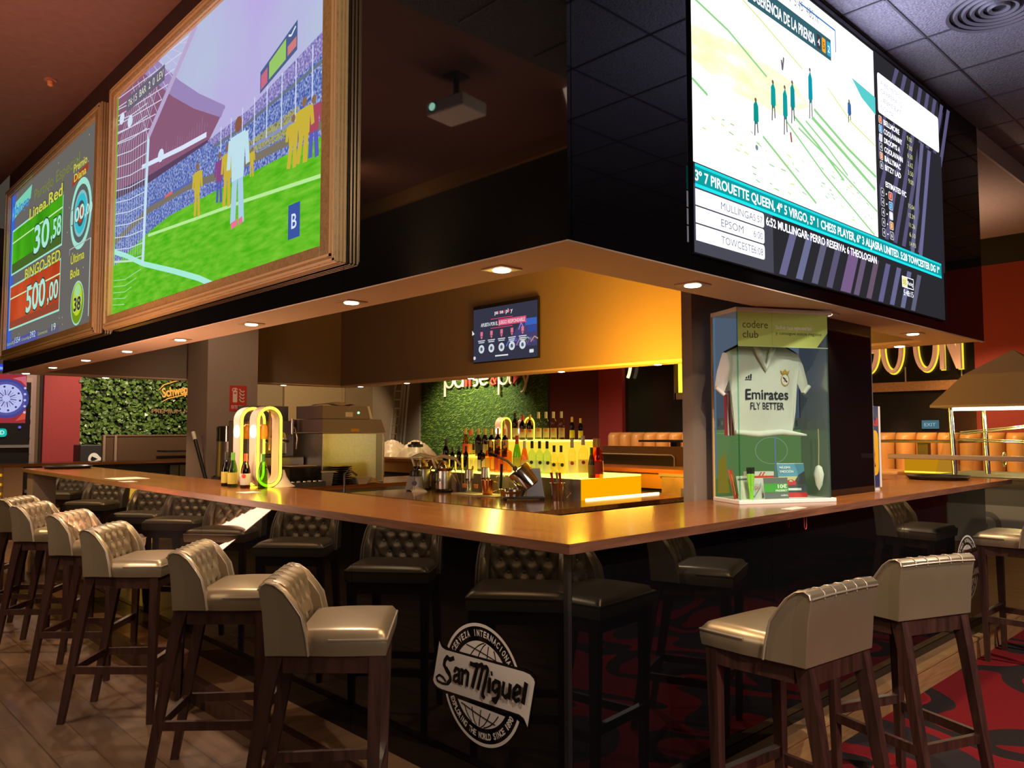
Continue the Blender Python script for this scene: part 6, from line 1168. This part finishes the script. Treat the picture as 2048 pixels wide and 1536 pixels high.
t = thing('booth_sofa', (9.35, .55, FL), 'long channel-backed tan leather booth sofa along the black wall', 'sofa'); TAN = pm('tan_leather', (.50, .24, .07), .38); ztop = at(1850, 865, x=9.45).z - FL; ncol = 26; L_ = 7.0
MB().box(-.75, .1, 0, L_, .0, ztop - .62).build('plinth', pm('sofa_plinth', (.16, .085, .03), .5), t); MB().box(-.75, -.05, 0, L_, ztop - .62, ztop - .5, .03).build('seat', TAN, t)
for k in range(ncol):
    a, b_ = L_ * k / ncol + .012, L_ * (k + 1) / ncol - .012; hw_ = (b_ - a) / 2; rr = []
    for z in (ztop - .55, ztop - .3, ztop - .07, ztop - .02, ztop):
        dx = 0 if z < ztop - .05 else (z - ztop + .05) * 1.2
        rr.append([Vector((.02 + dx - .11 * math.sin(PI * j / 8) ** .6 * (1 if z < ztop else .4), a + 2 * hw_ * j / 8, z)) for j in range(9)] + [Vector((.12, b_, z)), Vector((.12, a, z))])
    MB().ring(rr).build('channel', TAN, t, smooth=60)
for n_, (px0, px1, py, x) in enumerate(((1765, 1935, 880, 8.2), (1304, 1400, 880, 8.2))):
    a, b_ = struct_y(px0, x), struct_y(px1, x); zt = at((px0 + px1) / 2, py, x=x).z; t = thing('booth_table', (x, (a + b_) / 2, FL), 'dark thin topped booth table before the tan sofa, ' + ('beside the marble machine', 'beside the brown pillar')[n_], 'table'); MB().box(-.35, .35, -(a - b_) / 2, (a - b_) / 2, zt - FL - .03, zt - FL).build('table_top', BLACKP, t); MB().box(-.05, .05, -.06, .06, 0.02, zt - FL - .03).build('leg', BLACKP, t); MB().box(-.25, .25, -.25, .25, 0, .02).build('foot_plate', BLACKP, t)
light('SPOT', (8.3, 1.6, 3.3), 260, (1, .62, .25), .06, (9.4, 1.2, 1.3), 80, .6); light('SPOT', (8.3, 5.3, 3.3), 150, (1, .66, .3), .06, (9.4, 5.6, 1.3), 60, .6)
# low booth behind the rear counter, seen between bottles and pillar
t = thing('booth_bench', (7.3, struct_y(1373, 7.3), FL), 'dark brown padded booth back with wooden rim behind the rear counter', 'bench'); zt = at(1300, 893, x=7.3).z - FL; bl_ = struct_y(1205, 7.3) - struct_y(1373, 7.3)
MB().box(0, .12, -.0, bl_, 0, zt).build('wooden_rim', pm('bench_wood', (.13, .065, .025), .45), t); MB().box(-.03, 0, .18, bl_, 0, zt - .12, .02).build('padded_back', pm('bench_pad', (.055, .04, .022), .4), t); MB().tube([(-.032, .19, .1), (-.032, .19, zt - .15), (-.032, .23, zt - .12), (-.032, bl_, zt - .12)], .010, 6).build('piping', pm('bench_piping', (.35, .25, .15), .4), t); MB().box(-.5, 0, .18, bl_, 0, .75).build('seat', pm('bench_pad', (.055, .04, .022), .4), t)
t = thing('amber_lit_panel', (6.9, struct_y(1908, 6.9), FL), 'amber glowing panel framed by a bright lower edge behind the glass guard', 'light panel'); z0_, z1_ = at(1860, 943, x=6.9).z - FL, at(1860, 917, x=6.9).z - FL; wl = struct_y(1807, 6.9) - struct_y(1908, 6.9)
MB().box(0, .05, 0, wl, z0_, z1_).build('glow_panel', emm((1, .45, .01), .55), t); MB().box(-.01, .05, 0, wl, z0_ - .018, z0_).build('edge_strip', emm((1, .74, .05), 1.5), t); MB().box(.02, .06, .1, wl - .1, 0, z0_ - .018).build('stand', pm('ochre_rail_paint', (.36, .19, .04), .6), t)
# glass guard along the rear counter
t = thing('glass_guard', (5.42, -.35, 0), 'clear glass guard with a grey handrail behind the counter end', 'railing'); zr = at(1900, 917, x=5.42).z
MB().box(-.004, .004, 0, 1.35, FL, zr).build('pane', thin('guard_glass', (.97, .97, .96)), t); MB().box(-.02, .02, -.4, 1.35, zr - .012, zr + .03, .006).build('handrail', pm('rail_grey', (.26, .21, .18), .4), t)
# marble machine: cabinet, glass case, pyramid hood, wire rails
X0, X1, Y0, Y1 = 5.62, 6.72, -.38, .70
t = thing('marble_machine', (X0, Y0, FL), 'glass marble run machine under a grey pyramid hood at the counter end', 'machine'); w_, d_ = X1 - X0, Y1 - Y0
zt = 1.08 - FL; CABG = pm('machine_cabinet_green', (.20, .20, .15), .5)
MB().box(0, w_, 0, d_, .0, zt).build('cabinet', CABG, t); MB().box(-.02, w_ + .02, -.02, d_ + .02, zt, zt + .02).build('table_edge', pm('machine_edge', (.24, .23, .16), .4), t)
he = at(1883, 815, x=X0).z - FL
b0 = [(.02, .02), (w_ - .02, .02), (w_ - .02, d_ - .02), (.02, d_ - .02)]; ins = .14
def ringq(z, i, e=0.): return [Vector((x, y, z)) for x, y in ((i - e, i - e), (w_ - i + e, i - e), (w_ - i + e, d_ - i + e), (i - e, d_ - i + e))]
q0, q1 = ringq(zt + .02, .02), ringq(he, ins)
for k in range(4): MB().poly([q0[k], q0[(k + 1) % 4], q1[(k + 1) % 4], q1[k]]).build('pane', thin('case_glass', (.93, .94, .84)), t)
HOOD = pm('hood_taupe', (.30, .245, .165), .5)
MB().ring([ringq(he, .0, .0), ringq(he + .02, .0), ringq(he + .30, .22), ringq(he + .52, .53)], True, True).build('hood', HOOD, t)
for a, b_ in (((ins, ins), (w_ - ins, ins)), ((ins, ins), (ins, d_ - ins))): MB().cyl((*a, he - .015), (*b_, he - .015), .014, n=8).build('led_strip', emm((1, .96, .6), 6.), t)
for x, y in ((.10, .10), (w_ - .10, .10), (.10, d_ - .16), (.55, d_ - .3)): MB().cyl((x + .0, y, zt + .02), (x + .03, y + .03, he), .022, n=12).build('post', CHROME, t, smooth=50)
WR = pm('wire_brass', (.75, .65, .35), .25, .9)
for pts in ([(.65, .2, he - .02), (.63, .3, he - .13), (.5, .5, he - .17), (.2, .9, he - .22)], [(.2, .9, he - .28), (.5, .5, he - .30), (.95, .1, he - .36)], [(.95, .1, he - .42), (.6, .35, he - .56), (.4, .55, he - .66)]):
    for o_ in (-.03, 0, .03): MB().tube([(p[0], p[1] + o_, p[2] - abs(o_) * .6) for p in pts], .006, 6).build('wire_rail', WR, t, smooth=60)
MB().tube([(.45 + .06 * math.cos(a), .62, zt + .16 + .06 * math.sin(a)) for a in [k * PI / 10 for k in range(21)]], .008, 6).build('loop_ring', WR, t, smooth=60)
for k in range(7): MB().lathe([(.02, 0), (.035, .02), (.02, .04), (.001, .045)], (.3 + .07 * k, .14 + .03 * (k % 2), zt + .02), 10).build('marble_tray_stone', pm('pebble_cream', (.7, .68, .45), .5), t, smooth=60)
light('POINT', (X0 + .55, Y0 + .5, he + FL - .12), 20, (1, .92, .5), .08)
# cabinet faces: pale panel with mirrored letters
MB().box(-.012, -.001, -.0, d_, zt - .55, zt - .22).build('letter_panel', pm('panel_pale_grey', (.50, .50, .42), .5), t)
MB().box(0, w_, -.012, -.001, zt - .55, zt - .22).build('letter_panel', pm('panel_pale_grey', (.50, .50, .42), .5), t)
for (M) in (frame((.03, -.0128, zt - .50), (1, 0, 0), (0, 0, 1)), frame((-.0128, d_ - .04, zt - .50), (0, -1, 0), (0, 0, 1))):
    P_ = Pic(M, .0004); GO1, GO2 = pm('letters_grey', (.24, .25, .20), .5), pm('letters_dark', (.10, .10, .08), .5)
    P_.annulus(.12, .11, .07, .115, GO1, 0, 360, 30, .9); P_.annulus(.115, .11, .075, .10, GO2, -60, 60, 12, .9); P_.annulus(.40, .11, .07, .115, GO1, -140, 140, 30, .9); P_.annulus(.40, .11, .075, .10, GO2, 130, 175, 8, .9); P_.rect(.30, .085, .40, .12, GO1); P_.build('letters', t)
MB().box(-.012, -.001, 0, d_, .0, zt - .56).box(0, w_, -.012, -.001, .0, zt - .56).build('oak_lower_panel', woodm('oak_panel', (.34, .18, .06), (.42, .235, .09), (2, 2, 20), .4), t)
# exit sign, bench lights
p = at(1860, 849, x=9.97); t = thing('exit_sign', (9.97, p.y, p.z), 'small dim blue exit sign on the black wall above the tan sofa', 'sign'); MB().box(0, .028, -.11, .11, -.06, .06).build('plate', emm((.12, .30, .38), .5), t); P_ = Pic(frame((-.001, .1, -.05), (0, -1, 0), (0, 0, 1)), .0008); P_.text('EXIT', .10, .025, .05, emm((.6, .8, .85), .6), .15, 'C'); P_.build('lettering', t)
# slot machines across the hall, seen mirrored in the black pillar
for n_, x in enumerate((3.55, 4.25, 4.95, 5.65)):
    t = thing('slot_machine', (x + 1.0, -5.6, FL), 'slot machine with glowing reels across the carpet, %s from the bar corner' % ORD[n_], 'slot machine', PI, 'slot machines across the carpet'); MB().box(-.32, .32, 0, .6, 0, 1.1, .02).build('base', BLACKP, t); MB().box(-.32, .32, .1, .6, 1.1, 2.0, .02).build('head', BLACKP, t)
    P_ = Pic(frame((-.28, .0995, 1.12), (1, 0, 0), (0, 0, 1)), .0006); P_.str = .9; P_.rect(0, 0, .56, .42, '#4a2a8c'); P_.rect(0, .46, .56, .84, '#1c22e8'); P_.rect(.08, .50, .48, .78, '#5c34a4')
    for k in range(3): P_.rrect(.05 + .17 * k, .05, .17 + .17 * k, .36, .02, ('#c84cc8', '#d8d8f0', '#e07a4c')[(k + n_) % 3])
    P_.disc(.2, .64, .07, '#c890f0'); P_.disc(.38, .64, .07, '#c890f0'); P_.build('reel_screen', t)
    for sx in (-1, 1): MB().box(.30 * sx - .015, .30 * sx + .015, .08, .1, .5, 1.9).build('light_strip', emm((.9, .06, .08), 1.2), t)
